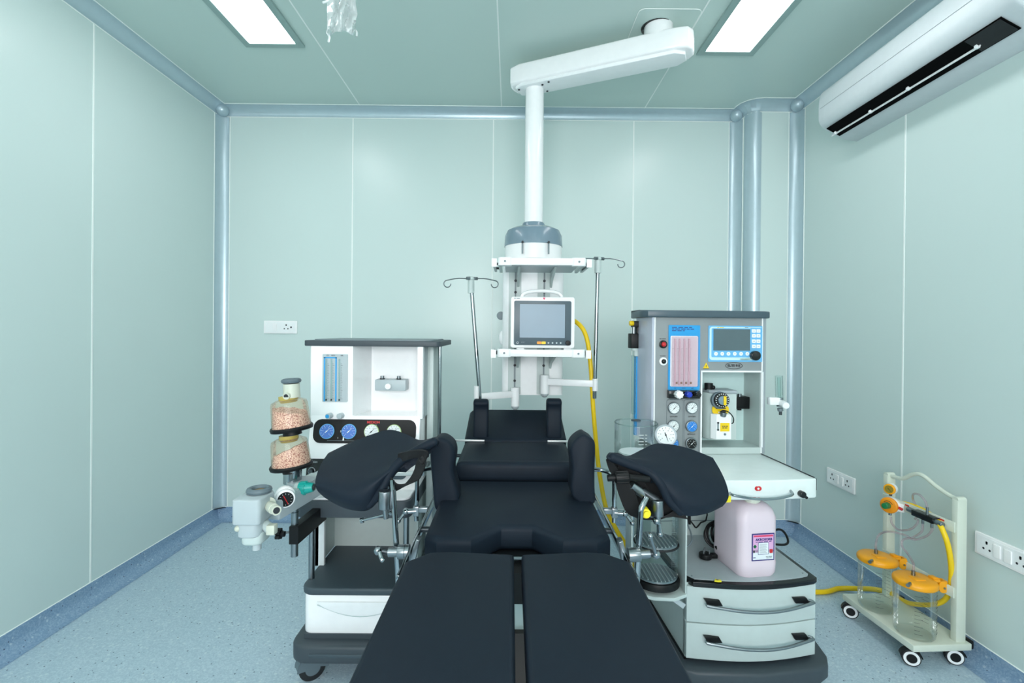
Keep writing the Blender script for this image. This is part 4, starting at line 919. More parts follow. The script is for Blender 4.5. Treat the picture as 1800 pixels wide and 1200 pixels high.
# upper body
bv = .355
o0, o1 = PM(1234, 653, bv), PM(1340, 786, bv)
zt = 1.345; zb = .757
m = M()
m.box(.0, o0.x, bv, .555, zb, zt, 'panel_grey'); m.box(o0.x, Wd, bv, .555, o0.z+.001, zt, 'panel_grey'); m.box(o0.x-.002, Wd, bv, .62, zb, o1.z, 'offwhite')
m.box(o1.x, Wd-.002, bv+.001, .62, o1.z, o0.z+.002, 'offwhite'); m.box(o0.x, o1.x, .50, .62, o1.z, o0.z+.002, 'mint_plate')
m.box(o0.x-.001, o0.x+.0015, bv+.004, .5, o1.z, o0.z, 'offwhite')
# pale edging
e = .003
m.box(-.003, .002, bv-.002, bv+.01, zb, zt, 'white'); m.box(Wd-.004, Wd+.001, bv-.002, bv+.01, zb, zt, 'white')
m.box(o0.x-.005, Wd, bv-.002, bv+.002, o0.z-.002, o0.z+.005, 'white'); m.box(o0.x-.005, o0.x+.001, bv-.002, bv+.002, zb, o0.z, 'white'); m.box(o1.x-.002, o1.x+.001, bv-.002, bv+.002, o1.z, o0.z, 'white')
body = m.build('body', rm, local=True)
m = M(); m.prism([(-.003, bv), (-.010, bv+.006), (-.016, bv+.03), (-.018, bv+.07), (-.018, .555), (-.003, .555)], .80, zt, 'side_grey', axis='Z'); m.build('side_column', rm, local=True)
m = M(); m.prism([(Wd+.001, bv+.002), (Wd+.02, bv+.008), (Wd+.032, bv+.03), (Wd+.034, .62), (Wd+.001, .62)], zb, zt, 'silver', axis='Z'); m.build('side_column', rm, local=True)
m = M(); ol = [(-.052, bv+.06), (-.050, bv+.01), (-.034, bv-.012), (0, bv-.02)]+[(Wd*k/10, bv-.02-.014*math.sin(math.pi*k/10)) for k in range(1, 10)]+[(Wd, bv-.02), (Wd+.028, bv-.005), (Wd+.036, bv+.03), (Wd+.036, .60), (-.03, .60)]
m.prism(ol, zt-.002, zt+.028, 'bezel', axis='Z', bev=.005); m.box(-.03, .02, bv+.12, .60, zt+.02, zt+.034, 'darkgrey'); m.build('top_shelf', rm, local=True)
# blue flow panel
A, B = PM(1175, 571, bv), PM(1229, 685, bv)
m = M(); y = bv-.004; m.prism(rr(A.x, B.z, B.x, A.z, .004), y, bv+.001, 'blue')
for k, (w_, nw) in enumerate(((.085, 4), (.092, 5), (.055, 3))): m.scribble(A.x+.014+w_/2, A.z-.010-.007*k, w_, .0036, y-.0002, 'navy', nw, k)
a, b_ = PM(1178, 590, bv), PM(1225, 679, bv)
m.prism(rr(a.x, b_.z, b_.x, a.z, .005), y-.002, y, 'white'); m.prism(rr(a.x+.003, b_.z+.003, b_.x-.003, a.z-.003, .003), y-.0026, y, 'label_paper')
for k in range(5):
    xx = a.x+.008+k*.0195
    for q in range(26): m.box(xx, xx+(.006 if q % 5 == 0 else .003), y-.0032, y-.002, b_.z+.022+q*.0056, b_.z+.0228+q*.0056, 'greyink')
for k, s_ in enumerate(('O2', 'N2O', 'AIR')): m.text(s_, A.x+.03+k*.038, B.z+.007, .007, y, 'navy')
fp = m.build('flow_panel', rm, local=True)
m = M()
for k in range(4):
    xx = a.x+.018+k*.0205; m.cyl((xx, y-.007, b_.z+.006), (xx, y-.007, a.z-.012), .0038, 'can_pink', n=12); m.box(xx+.005, xx+.013, y-.006, y-.003, b_.z+.012, b_.z+.020, 'brown')
m.build('flow_tubes', fp, local=True)
m = M(); m.prism(rr(a.x+.001, b_.z+.001, b_.x-.001, a.z-.001, .004), y-.0145, y-.013, 'tube_window'); m.build('window', fp, local=True)
kb0, kb1 = PM(1175, 686, bv-.02), PM(1229, 700, bv-.02)
m = M(); m.box(kb0.x, kb1.x, bv-.03, bv, kb1.z, kb0.z, 'blackgloss', bev=.002); kbo = m.build('knob_block', rm, local=True)
for px, c, r_ in ((1193, 'white', .0145), (1210, 'cobalt', .011), (1226, 'blackgloss', .0105)):
    p = PM(px, 693, bv-.045); k = M(); k.disc(p.x, p.z, r_, bv-.06, bv-.03, c, n=20, bev=.002)
    for q in range(8): t2 = 2*math.pi*q/8; k.cyl((p.x+r_*math.cos(t2), bv-.058, p.z+r_*math.sin(t2)), (p.x+r_*math.cos(t2), bv-.034, p.z+r_*math.sin(t2)), r_*.2, c, n=8)
    k.build('flow_knob', rm, local=True)
# two push buttons
for py, ring_, bc, tx in ((605, 'blackgloss', 'red', .03), (635, 'white', 'blackgloss', .026)):
    p = PM(1166, py, bv-.004); k = M(); k.disc(p.x, p.z, .0175, bv-.007, bv+.001, ring_, n=28, bev=.002); k.ball((p.x+.001, bv-.007, p.z), .0105, bc, sc=(1, .8, 1)); k.scribble(p.x, p.z+.023, tx, .0025, bv-.0008, 'ink', 2); k.build('push_button', rm, local=True)
# display
A, B = PM(1245, 572, bv), PM(1339, 636, bv)
m = M(); y = bv-.003; m.prism(rr(A.x, B.z, B.x, A.z, .003), y, bv+.001, 'skyblue')
a, b_ = PM(1247, 574, bv), PM(1337, 633, bv)
m.prism(rr(a.x, b_.z, PM(1319, 600, bv).x, a.z, .012), y-.001, y, 'mint_plate'); m.prism(rr(a.x+.008, b_.z+.012, PM(1319, 600, bv).x+.001, a.z-.006, .006), y-.0015, y, 'skyblue')
m.box(PM(1319, 600, bv).x-.004, b_.x, y-.001, y, a.z-.003, a.z, 'mint_plate'); m.box(PM(1300, 600, bv).x, PM(1322, 600, bv).x, y-.001, y, b_.z, b_.z+.008, 'mint_plate')
for q in range(6): p = PM(1257.5+11*q, 621.5, bv); m.disc(p.x, p.z, .008, y-.0028, y, 'white', n=20); m.box(p.x-.002, p.x+.002, y-.0032, y-.002, p.z-.001, p.z+.001, 'greyink')
for q, py in enumerate((581.5, 590, 599.5, 608.5)):
    for c, px in enumerate((1324, 1332)):
        p = PM(px, py, bv); m.prism(rr(p.x-.0085, p.z-.0075, p.x+.0085, p.z+.0075, .003), y-.0028, y, 'white'); m.box(p.x-.004, p.x+.004, y-.0032, y-.002, p.z-.0008, p.z+.0008, 'greyink')
m.scribble(PM(1266, 575.5, bv).x, PM(1266, 575.5, bv).z, .032, .003, y-.0018, 'yellow', 2); m.scribble(PM(1312, 575.5, bv).x, PM(1312, 575.5, bv).z, .018, .0025, y-.0018, 'greyink', 1)
dp = m.build('control_display', rm, local=True)
a, b_ = PM(1253.5, 578, bv), PM(1317, 616, bv); M().box(a.x, b_.x, y-.004, y-.001, b_.z, a.z, 'lcd_off').build('screen', dp, local=True)
p = PM(1329, 625, bv-.02); m = M(); m.disc(p.x, p.z, .0205, bv-.024, bv-.002, 'blackgloss', n=32, bev=.003); m.build('rotary_knob', dp, local=True)
m = M(); p = PM(1241, 643, bv); m.prism([(p.x-.013, p.z-.010), (p.x+.013, p.z-.010), (p.x, p.z+.015)], bv-.0015, bv, 'yellow'); m.box(p.x-.001, p.x+.001, bv-.002, bv-.001, p.z-.005, p.z+.004, 'ink'); m.box(p.x-.013, p.x+.013, bv-.0016, bv-.0005, p.z-.0125, p.z-.0105, 'ink'); m.build('warning_label', rm, local=True)
m = M(); p = PM(1290, 642.5, bv); T = Matrix.Translation((p.x, bv-.001, p.z)) @ Matrix.Rotation(R(90), 4, 'X'); m.ring((0, 0, 0), .037, .0011, 'ink', T=T, sy=.37, k=6); m.text('ELITE 915', p.x, p.z, .0135, bv-.0008, 'ink', bold=.0006); m.build('name_plate', rm, local=True)
# gauge columns
for cxs in ((1172, 1200), (1203, 1228)):
    a, b_ = PM(cxs[0], 702, bv), PM(cxs[1], 796, bv); m = M(); m.tube([(q[0], bv-.0006, q[1]) for q in rr(a.x, b_.z, b_.x, a.z, .008)], .0009, 'greyink', k=1, n=5, closed=True); m.build('gauge_outline', rm, local=True)
for px, py, face, ink, lab in ((1184.5, 717, 'dial_white', 'ink', 'OXYGEN'), (1216, 716.5, 'dial_white', 'ink', 'OXYGEN'), (1183.5, 748.5, 'dial_white', 'ink', 'OXYGEN'), (1215.5, 749, 'dialblue', 'dial_white', 'NITROUS'), (1183, 779, 'dialblue', 'dial_white', 'N2O'), (1215, 779, 'black', 'dial_white', 'AIR')):
    p = PM(px, py, bv-.006); g_ = gauge(rm, p.x, bv, p.z, .0258, 'steel', face, ink, local=True, rimw=.17, depth=.012)
for px, py, lab in ((1184, 732, 'OXYGEN'), (1216, 732, 'OXYGEN'), (1215, 763, 'NITROUS'), (1186, 702, ''), (1214, 702, '')):
    p = PM(px, py, bv); k = M(); k.text(lab, p.x, p.z, .008, bv-.0008, 'ink') if lab else k.scribble(p.x, p.z, .04, .005, bv-.0008, 'greyink', 2); k.build('gauge_caption', rm, local=True)
# bracket inside the recess
a, b_ = PM(1282, 697, .45), PM(1316, 718, .45); m = M(); m.box(a.x, b_.x, .44, .505, b_.z, a.z, 'black', bev=.003); p = PM(1300, 694, .46); m.cyl((p.x, .46, a.z-.002), (p.x, .46, a.z+.012), .009, 'steel', n=16); m.cyl((p.x, .46, b_.z-.008), (p.x, .46, b_.z), .009, 'black', n=14)
m.disc(PM(1292, 714, .44).x, PM(1292, 714, .44).z, .004, .437, .441, 'steel', n=10); m.build('vaporizer_mount', rm, local=True)
# sensor cluster at the upper left corner and the blue edge strip
vb = .53; m = M(); a, b_ = PM(1109, 564, vb), PM(1127, 612, vb); q = lambda y: PM(1118, y, vb).z
m.box(PM(1113, 580, vb).x, b_.x+.01, vb-.01, vb+.04, q(575), q(564), 'black', bev=.003); m.box(PM(1119, 580, vb).x, b_.x+.01, vb-.005, vb+.04, q(612), q(566), 'black', bev=.002); m.box(a.x, b_.x, vb-.01, vb+.045, q(612), q(586), 'black', bev=.003)
m.cyl((PM(1114, 580, vb).x, vb, q(587)), (PM(1114, 580, vb).x, vb, q(574)), .008, 'steel', n=14); p = PM(1109, 568, vb); m.cyl((p.x-.010, vb-.01, p.z), (p.x+.010, vb-.01, p.z), .0115, 'yellow', n=18, bev=.003)
m.build('sensor_bracket', rm, local=True)
m = M(); m.cyl((PM(1118, 612, vb).x, vb, q(626)), (PM(1118, 612, vb).x, vb, q(612)), .012, 'offwhite', n=18, bev=.002); m.cyl((PM(1116, 612, vb).x, vb, q(616)), (PM(1116, 612, vb).x, vb, q(612)), .016, 'offwhite', n=18); m.build('sensor_cap', rm, local=True)
m = M(); m.box(-.027, -.017, .535, .555, .80, 1.21, 'blue'); m.build('blue_strip', rm, local=True)
m = M(); p0 = PM(1114, 624, vb); m.cyl((p0.x, vb, p0.z), (p0.x, vb, .90), .011, 'clear', n=16); m.build('clear_tube', rm, local=True)

# vaporiser (lifts off its mount)
a, b_ = PM(1237, 689, .40), PM(1284, 771, .40)
vp = thing('vaporizer', 'white anaesthetic vaporiser with black dial and yellow labels in the machine recess', 'vaporiser', RW((a.x+b_.x)/2, .40, b_.z), RA)
vx0, vx1, vz0, vz1 = a.x, b_.x, b_.z+.004, a.z
LV = lambda mm, n_, par=vp: mm.build(n_, par)
m = M(RMm); m.prism([(vx0+.012, .37), (vx0+.03, .352), (vx1, .352), (vx1+.002, .44), (vx0, .44), (vx0, .39)], vz0, vz1, 'offwhite', axis='Z', bev=.006); vb = m.build('casing', vp)
m = M(RMm); m.prism([(vx0+.01, .37), (vx0+.03, .35), (vx1+.002, .35), (vx1+.004, .44), (vx0, .44)], vz1-.001, vz1+.014, 'silver', axis='Z', bev=.004); m.cyl((vx0+.022, .40, vz1+.01), (vx0+.022, .40, vz1+.04), .018, 'black', n=14); m.ball((vx0+.038, .39, vz1+.022), .009, 'black'); m.build('cap', vp)
p = PM(1268, 703, .335); m = M(RMm); m.disc(p.x-.003, p.z-.002, .037, .338, .353, 'glove_grey', n=36, bev=.002); m.disc(p.x, p.z, .0325, .327, .34, 'blackgloss', n=36, bev=.002)
for k in range(18): t2 = 2*math.pi*k/18; m.disc(p.x+.027*math.cos(t2), p.z+.027*math.sin(t2), .0022, .3262, .328, 'dial_white', n=6)
m.disc(p.x, p.z, .019, .318, .33, 'domegrey', n=28, bev=.002); m.box(p.x+.001, p.x+.012, .312, .33, p.z-.019, p.z+.019, 'yellow', bev=.002); m.build('dial', vp)
a1, b1 = PM(1252, 713, .35), PM(1281, 727, .35); m = M(RMm); m.prism(rr(a1.x, b1.z, b1.x, a1.z, .012), .3495, .353, 'yellow'); m.scribble((a1.x+b1.x)/2+.003, (a1.z+b1.z)/2+.006, .05, .004, .349, 'ink', 2); m.box(a1.x+.026, a1.x+.04, .3485, .35, b1.z+.004, b1.z+.009, 'white'); m.build('drug_label', vp)
a1, b1 = PM(1254, 728, .33), PM(1285, 773, .33); m = M(RMm); m.prism([(a1.x, .355), (a1.x+.014, .33), (b1.x, .33), (b1.x, .36)], b1.z+.002, a1.z, 'white', axis='Z', bev=.003)
a2, b2 = PM(1266, 743, .33), PM(1282, 758, .33); m.box(a2.x, b2.x, .3285, .331, b2.z, a2.z, 'yellow'); m.scribble((a2.x+b2.x)/2, (a2.z+b2.z)/2+.004, .026, .003, .328, 'ink', 3); m.scribble((a2.x+b2.x)/2, (a2.z+b2.z)/2-.003, .024, .003, .328, 'ink', 2, 3)
p = PM(1262, 749, .33); m.box(p.x-.003, p.x+.003, .328, .332, p.z-.018, p.z+.018, 'midgrey'); m.box(p.x-.004, p.x+.004, .327, .332, p.z+.012, p.z+.018, 'ink'); m.box(p.x-.004, p.x+.004, .327, .332, p.z-.018, p.z-.012, 'ink'); p = PM(1274, 763, .33); m.disc(p.x, p.z, .005, .327, .331, 'steel', n=12); m.build('filler_block', vp)
p = PM(1271, 728, .33); m = M(RMm); m.cyl((p.x, .335, p.z-.008), (p.x+.002, .33, p.z+.010), .014, 'steel', n=22, bev=.002); m.cyl((p.x+.002, .33, p.z+.010), (p.x+.002, .33, p.z+.014), .009, 'ink', n=16); m.build('filler_cap', vp)
m = M(RMm); m.tube([PM(1266, 724, .32), PM(1272, 721, .318), PM(1282, 725, .32), PM(1289, 734, .325), PM(1289, 742, .33), PM(1286, 744, .335)], .0022, 'black'); m.build('cap_tether', vp)

# oxygen flow meter on the right side of the machine
fmx = thing('oxygen_flowmeter', 'clear oxygen flowmeter with white knob on the right side of the grey machine', 'flowmeter', W(1371, 712, Y=2.12))
m = M(); a, b_ = W(1369, 660, Y=2.12), W(1370, 700, Y=2.12); m.cyl(b_, a, .0155, 'clear', n=24); m.cyl(b_, a.lerp(b_, .08), .007, 'clear', n=14); m.build('flow_tube', fmx)
m = M(); m.box(RW(Wd+.034, .4, 0).x, W(1368, 706, Y=2.12).x, 2.105, 2.135, W(1360, 711, Y=2.12).z, W(1360, 698, Y=2.12).z, 'white', bev=.003); c = W(1371, 707, Y=2.12); m.cyl(c-Vector((0, 0, .018)), c+Vector((0, 0, .02)), .013, 'steel', n=20); m.cyl(W(1371, 717, Y=2.12), W(1372, 722, Y=2.12), .012, 'midgrey', n=8); m.cyl(W(1372, 722, Y=2.12), W(1372, 729, Y=2.12), .006, 'darkmetal', n=12); m.build('valve_body', fmx)
m = M(); a, b_ = W(1374, 708, Y=2.11), W(1382, 713, Y=2.06); m.cyl(a, b_, .014, 'white', n=16, bev=.002)
m.build('knob', fmx)

# bellows housing
bc = W(1118, 745, Y=2.0); bX, bY = bc.x, 2.0
bl = thing('bellows_housing', 'clear cylindrical bellows housing with white disc behind the right knee crutch', 'bellows', (bX, bY, .70))
m = M(); m.lathe([(.0865, .72), (.0865, .908), (.083, .914), (.0, .916)], 'clear_thin', c=(bX, bY, 0), n=48); m.ring((bX, bY, .908), .0855, .0025, 'clear', k=8); m.build('glass_dome', bl)
m = M(); m.lathe([(.020, .9165), (.020, .920), (.010, .921), (0, .921)], 'darkgrey', c=(bX, bY, 0)); m.build('vent_cap', bl)
m = M(); m.lathe([(0, .79), (.068, .79), (.070, .786), (.066, .775)]+[(.066-.010*(k % 2), .775-.008*k) for k in range(1, 7)]+[(0, .727)], 'offwhite', c=(bX, bY, 0), n=40); m.lathe([(0, .7915), (.066, .7915), (.067, .79)], 'white', c=(bX, bY, 0), n=40); m.build('bellows_bag', bl)
m = M(); 
for k in range(6): z = .812+.0125*k; m.box(bX+.0-.012, bX+.008, bY-.0885, bY-.0865, z, z+.0022, 'white'); m.box(bX+.014, bX+.021, bY-.0875, bY-.0855, z, z+.0022, 'white')
m.build('scale_marks', bl)
m = M(); m.lathe([(0, .72), (.092, .72), (.095, .715), (.095, .695), (.06, .68), (.06, .66), (0, .66)], 'black', c=(bX, bY, 0), n=40); m.box(bX+.0, RX-.10, bY-.02, bY+.18, .66, .70, 'darkgrey'); m.ball((bX-.078, bY, .735), .012, 'black'); m.build('housing_base', bl)

# absorber canister rack on the right machine
aX, aY = .527, 1.75
ab2 = thing('carbon_dioxide_absorber', 'clear double absorber canister in a white frame between the right knee crutch and drawers', 'absorber', (aX, aY, .36))
m = M()
for z0, z1, n_ in ((.412, .525, 0), (.53, .645, 1)):
    c = M(); c.lathe([(.070, z0), (.076, z0+.006), (.077, z1-.004), (.074, z1)], 'clear', c=(aX, aY, 0), n=44); c.build('canister', ab2)
    c = M(); c.lathe([(0, z0+.006), (.071, z0+.006), (.073, z0+.001), (0, z0)], 'frost', c=(aX, aY, 0), n=40)
    for k in range(9): x = -.056+.014*k; h = math.sqrt(.068**2-x*x); c.box(aX+x-.002, aX+x+.002, aY-h, aY+h, z0+.006, z0+.009, 'lightgrey')
    c.build('grille', ab2)
for z in (.5275, .647): m.ring((aX, aY, z), .0765, .0035, 'rubber')
m.build('seal_rings', ab2)
m = M(); m.cyl((aX, aY, .65), (aX, aY, .70), .07, 'midgrey', n=36); m.box(aX-.06, aX+.06, aY-.03, aY+.20, .655, .70, 'darkgrey', bev=.004); m.build('head', ab2)
m = M(); m.lathe([(0, .411), (.078, .411), (.082, .404), (.082, .388), (0, .388)], 'black', c=(aX, aY, 0), n=40); m.build('base_cup', ab2)
m = M()
m.box(aX-.098, aX-.092, aY-.035, aY+.05, .365, .675, 'offwhite', bev=.002); m.box(aX+.084, aX+.09, aY-.06, aY+.05, .365, .665, 'offwhite', bev=.002)
m.prism([(aX-.092, aY-.05), (aX-.03, aY-.085), (aX+.04, aY-.09), (aX+.09, aY-.062), (aX+.09, aY+.08), (aX-.092, aY+.08)], .363, .375, 'offwhite', axis='Z', bev=.002)
m.build('rack_frame', ab2)
m = M(); m.box(aX+.03, aX+.11, aY-.02, aY-.012, .345, .362, 'lightgrey', T=Matrix.Translation((aX+.03, 0, .35)) @ Matrix.Rotation(R(35), 4, 'Y') @ Matrix.Translation((-aX-.03, 0, -.35))); m.build('support_arm', ab2)
m = M(); c = W(1136, 903, Y=1.37); m.cyl(c, c+Vector((0, .03, 0)), .0135, 'lemon', n=24, bev=.002); m.cyl(c-Vector((0, .008, 0)), c, .009, 'lemon', n=18); m.build('release_knob', tR)
gc = W(1170, 766, Y=1.84); gT = frame(gc, (-.25, -.9, .35)); gg = gauge(ab2, 0, 0, 0, .041, 'silver', 'dial_white', 'ink', needle=-70, T=gT, rimw=.2, depth=.02, name='pressure_gauge')
m = M(); m.cyl(gc+Vector((.005, .01, -.01)), (aX+.0, aY+.1, .70), .012, 'midgrey', n=16); m.build('gauge_stem', ab2)

# jerrycan
ja = 8
can = thing('jerrycan', 'pink white plastic jerrycan labelled AKROSORB on the drawer cabinet top', 'jerrycan', (.892, 1.855, .3985), ja)
Tc = ROOTM[can.name]
def slab(z, hx, hy, r): return [(x, y, z) for x, y in rr(-hx, -hy, hx, hy, r, n=5)]
lay = [(.002, .058, .078, .03), (.0, .070, .092, .034), (.012, .076, .098, .034), (.05, .078, .100, .034), (.055, .076, .098, .032), (.175, .076, .098, .032), (.182, .0765, .0985, .034), (.21, .077, .099, .036), (.235, .070, .092, .036), (.25, .058, .080, .035), (.257, .045, .068, .03)]
b = bmesh.new(); rg = [[b.verts.new(p) for p in slab(*l_)] for l_ in lay]
for q in range(len(rg)-1):
    n = len(rg[q])
    for k in range(n): b.faces.new((rg[q][k], rg[q][(k+1) % n], rg[q+1][(k+1) % n], rg[q+1][k]))
b.faces.new(rg[0]); b.faces.new(rg[-1]); bmesh.ops.recalc_face_normals(b, faces=b.faces)
m = M(); m.add(b, 'can_pink'); m.build('bottle', can, local=True, angle=50)
m = M(); m.lathe([(.024, .255), (.024, .262), (.030, .263), (.030, .279), (.027, .281), (0, .281)], 'cream', c=(.0, -.045, 0)); m.build('cap', can, local=True)
m = M(); m.tube([(0, -.01, .255), (0, .0, .272), (0, .03, .276), (0, .055, .27), (0, .068, .252)], .012, 'can_pink'); m.build('handle', can, local=True)
m = M(); yf = -.0985; lx0, lx1, lz0, lz1 = -.034, .054, .062, .160
m.box(lx0, lx1, yf-.0012, yf+.0002, lz0, lz1, 'navy'); m.box(lx0+.004, lx1-.004, yf-.0016, yf, lz0+.004, lz0+.04, 'label_paper'); m.box(lx0+.004, lx1-.004, yf-.0016, yf, lz0+.03, lz1-.004, 'label_pink')
m.box(lx0+.006, lx1-.006, yf-.002, yf, lz1-.012, lz1-.006, 'pinkred'); m.text('AKROSORB', (lx0+lx1)/2+.002, lz1-.022, .0125, yf-.0018, 'navy', bold=.0005); m.scribble((lx0+lx1)/2, lz1-.030, .06, .002, yf-.0018, 'navy', 4)
m.box(-.010, .031, yf-.0019, yf, lz0+.022, lz0+.066, 'navy'); m.box(-.0085, .0295, yf-.0022, yf, lz0+.0235, lz0+.0645, 'label_paper')
for k in range(11): m.box(-.005, .026-.003*(k % 3), yf-.0025, yf-.0015, lz0+.027+k*.0032, lz0+.0277+k*.0032, 'greyink')
m.box(-.026, -.019, yf-.002, yf, lz0+.046, lz0+.058, 'green'); m.box(-.0285, -.0165, yf-.002, yf, lz0+.0495, lz0+.0545, 'green'); m.box(-.029, -.023, yf-.002, yf, lz0+.030, lz0+.038, 'ink'); m.box(.035, .047, yf-.002, yf, lz0+.026, lz0+.040, 'red')
m.scribble(-.024, lz0+.012, .010, .003, yf-.0018, 'navy', 2); m.scribble(.034, lz0+.014, .026, .002, yf-.0018, 'greyink', 2); m.scribble(.034, lz0+.009, .022, .002, yf-.0018, 'greyink', 2, 5)
m.build('label', can, local=True)

# power cord coil with plug
pcz = .40
c = W(1262, 945, Y=1.98); m = M()
for k in range(6): m.ring((0, 0, 0), .052+.004*(k % 3), .0048, 'black', T=Matrix.Translation((c.x+.006*k-.01, c.y+.01*k-.02, pcz+.062+.004*(k % 2))) @ Matrix.Rotation(R(62+6*k), 4, 'X') @ Matrix.Rotation(R(12*k), 4, 'Y'), sy=.85, n=30)
m.tube([(c.x+.05, c.y+.02, .42), (1.0, 1.98, .44), W(1368, 930, Y=1.98), W(1384, 945, Y=1.99), W(1378, 957, Y=1.98), (1.0, 1.99, .43)], .0045, 'black')
m.tube([(c.x+.02, c.y-.06, .406), (c.x-.01, c.y-.08, .406), tuple(W(1258, 960, Y=1.90))], .0048, 'black')
cord = m.build('power_cord', thing('power_cord', 'coiled black power cord with three pin plug on the drawer cabinet top', 'power cord', (c.x, c.y, .3985)))
par = cord.parent; cord.name = 'cable'
m = M(); pl = W(1240, 962, Y=1.90); pl.z = .418; m.cyl(pl-Vector((0, 0, .016)), pl+Vector((0, 0, .004)), .024, 'black', n=28, bev=.004); m.box(pl.x, pl.x+.045, pl.y-.012, pl.y+.012, .404, .42, 'black', bev=.004)
for dx, dy in ((-.009, -.006), (.012, -.008), (.002, .012)): m.cyl(pl+Vector((dx, dy, .004)), pl+Vector((dx, dy, .020)), .0028, 'steel', n=10)
m.build('plug', par)
m = M(); p = [(1200, 955, 1.86), (1208, 960, 1.85), (1216, 950, 1.88), (1214, 935, 1.92), (1208, 918, 1.95)]; m.tube([W(x, y, Y=Y) for x, y, Y in p]+[(W(1208, 910, Y=1.96).x, 2.02, .60), (RW(.1, .38, 0).x, RW(.1, .38, 0).y+.0, .62)], .0032, 'midgrey')
tag(recenter(m.build('sensor_cable')), 'thin grey cable hanging in the bay left of the coiled cord', 'cable')
m = M(); m.tube([W(1211, 912, Y=2.0), W(1219, 922, Y=1.99), W(1224, 927, Y=1.99), W(1232, 918, Y=2.0), W(1243, 905, Y=2.02), (W(1246, 900, Y=2.05).x, 2.11, .69)], .003, 'black', k=3); m.box(W(1206, 0+905, Y=2.0).x, W(1213, 905, Y=2.0).x, 1.99, 2.01, W(1210, 920, Y=2).z, .70, 'black')
tag(recenter(m.build('black_cable')), 'thin black cable looping below the worktop of the grey machine', 'cable')
m = M(); p = W(1261, 1021, Z=.4); m.prism([(p.x-.012, p.y-.004), (p.x-.004, p.y+.008), (p.x+.004, p.y+.003), (p.x+.013, p.y+.002), (p.x+.012, p.y-.007), (p.x, p.y-.008)], .3995, .405, 'lemon', axis='Z', bev=.001); m.box(p.x-.004, p.x+.003, p.y-.003, p.y+.001, .4045, .4062, 'brown')
tag(recenter(m.build('paper_scrap')), 'small yellow scrap of packaging lying in front of the jerrycan', 'paper scrap')
m = M(); a, b_ = PM(1266, 871, -.016), PM(1284, 882, -.016); m.prism(rr(a.x, b_.z, b_.x, a.z, .004), -.02, -.0165, 'lemon'); m.build('yellow_sticker', rm, local=True)

# ------------------------------------------------------------------ suction cart
SA = 3.2; SO = (1.65, 2.04, 0)
sc_ = thing('suction_cart', 'cream wheeled suction trolley with wavy handle by the right wall', 'suction cart', SO, SA)
SM = ROOTM[sc_.name]; SI = SM.inverted()
def PS(px, py, u):                  # photograph pixel -> local point on the cart's plane x = u
    o = SI @ EYE; d = SI.to_3x3() @ ray(px, py); t = (u-o.x)/d.x; return o+d*t
w0, w1, l0, l1 = -.118, .118, -.18, .19
m = M(); m.box(w0, w1, l0, l1, .070, .096, 'cream', bev=.003); m.build('base_plate', sc_, local=True)
ux = .086
for v in (l0+.012, l1-.03):
    m = M(); m.box(ux-.02, ux+.02, v, v+.026, .094, .642, 'cream', bev=.004); m.cyl((ux-.018, v+.013, .64), (ux+.018, v+.013, .64), .013, 'cream', n=16); m.build('post', sc_, local=True)
va, vb_ = l0+.026, l1-.018
hp_ = [(ux, va, .638)]+[(ux, va+(vb_-va)*t_, .638+.0+h_) for t_, h_ in ((.12, .006), (.3, .024), (.45, .046), (.55, .05), (.66, .035), (.78, .008), (.9, .002))]+[(ux, vb_, .638)]
M().tube(hp_, .0085, 'cream', k=5).build('handle', sc_, local=True)
for z0, z1 in ((.515, .555), (.262, .302)): M().box(ux-.026, ux-.020, l0+.02, l1-.01, z0, z1, 'cream', bev=.001).build('crossbar', sc_, local=True)
m = M()
for v, s_ in ((.04, 'HIGH'), (-.12, 'LOW')): m.box(ux-.0268, ux-.0258, v, v+.02, .543, .549, 'red')
m.build('bar_marks', sc_, local=True)
for u, v, zr in ((w0+.03, l0+.028, 152), (w1-.03, l0+.028, 158), (w0+.03, l1-.03, 146), (w1-.02, l1-.03, 150)): caster(sc_, u, v, .0315, hub='black', hood='black', ringm='white', top=.072, zr=zr, local=True, cover=False)
m = M(); m.box(w1, w1+.02, l0+.01, l0+.05, .068, .10, 'black', bev=.004); m.build('bumper', sc_, local=True); m = M(); m.box(w1, w1+.02, l1-.05, l1-.01, .068, .10, 'black', bev=.004); m.build('bumper', sc_, local=True)
# changeover valve
p = PS(1600, 896, ux-.045); q = PS(1652, 920, ux-.045)
m = M(); m.cyl(p, q, .008, 'steel', n=14); a = p.lerp(q, .0); m.cyl(p.lerp(q, -.08), p.lerp(q, .12), .0105, 'steel', n=18, bev=.002); m.cyl(p.lerp(q, .84), p.lerp(q, 1.10), .0105, 'steel', n=18, bev=.002)
vz = (p.z+q.z)/2; m.box(ux-.058, ux-.026, min(p.y, q.y)+.018, max(p.y, q.y)-.018, vz-.012, vz+.012, 'blackgloss', bev=.002)
ps = [PS(1630, 893, ux-.045), PS(1622, 920, ux-.045), PS(1638, 927, ux-.045)]
for k, b2 in enumerate(ps): m.cyl((b2.x, b2.y, vz), (b2.x, b2.y, b2.z+(0.004 if k == 0 else 0)), .005, 'steel', n=12)
m.build('changeover_valve', sc_, local=True)
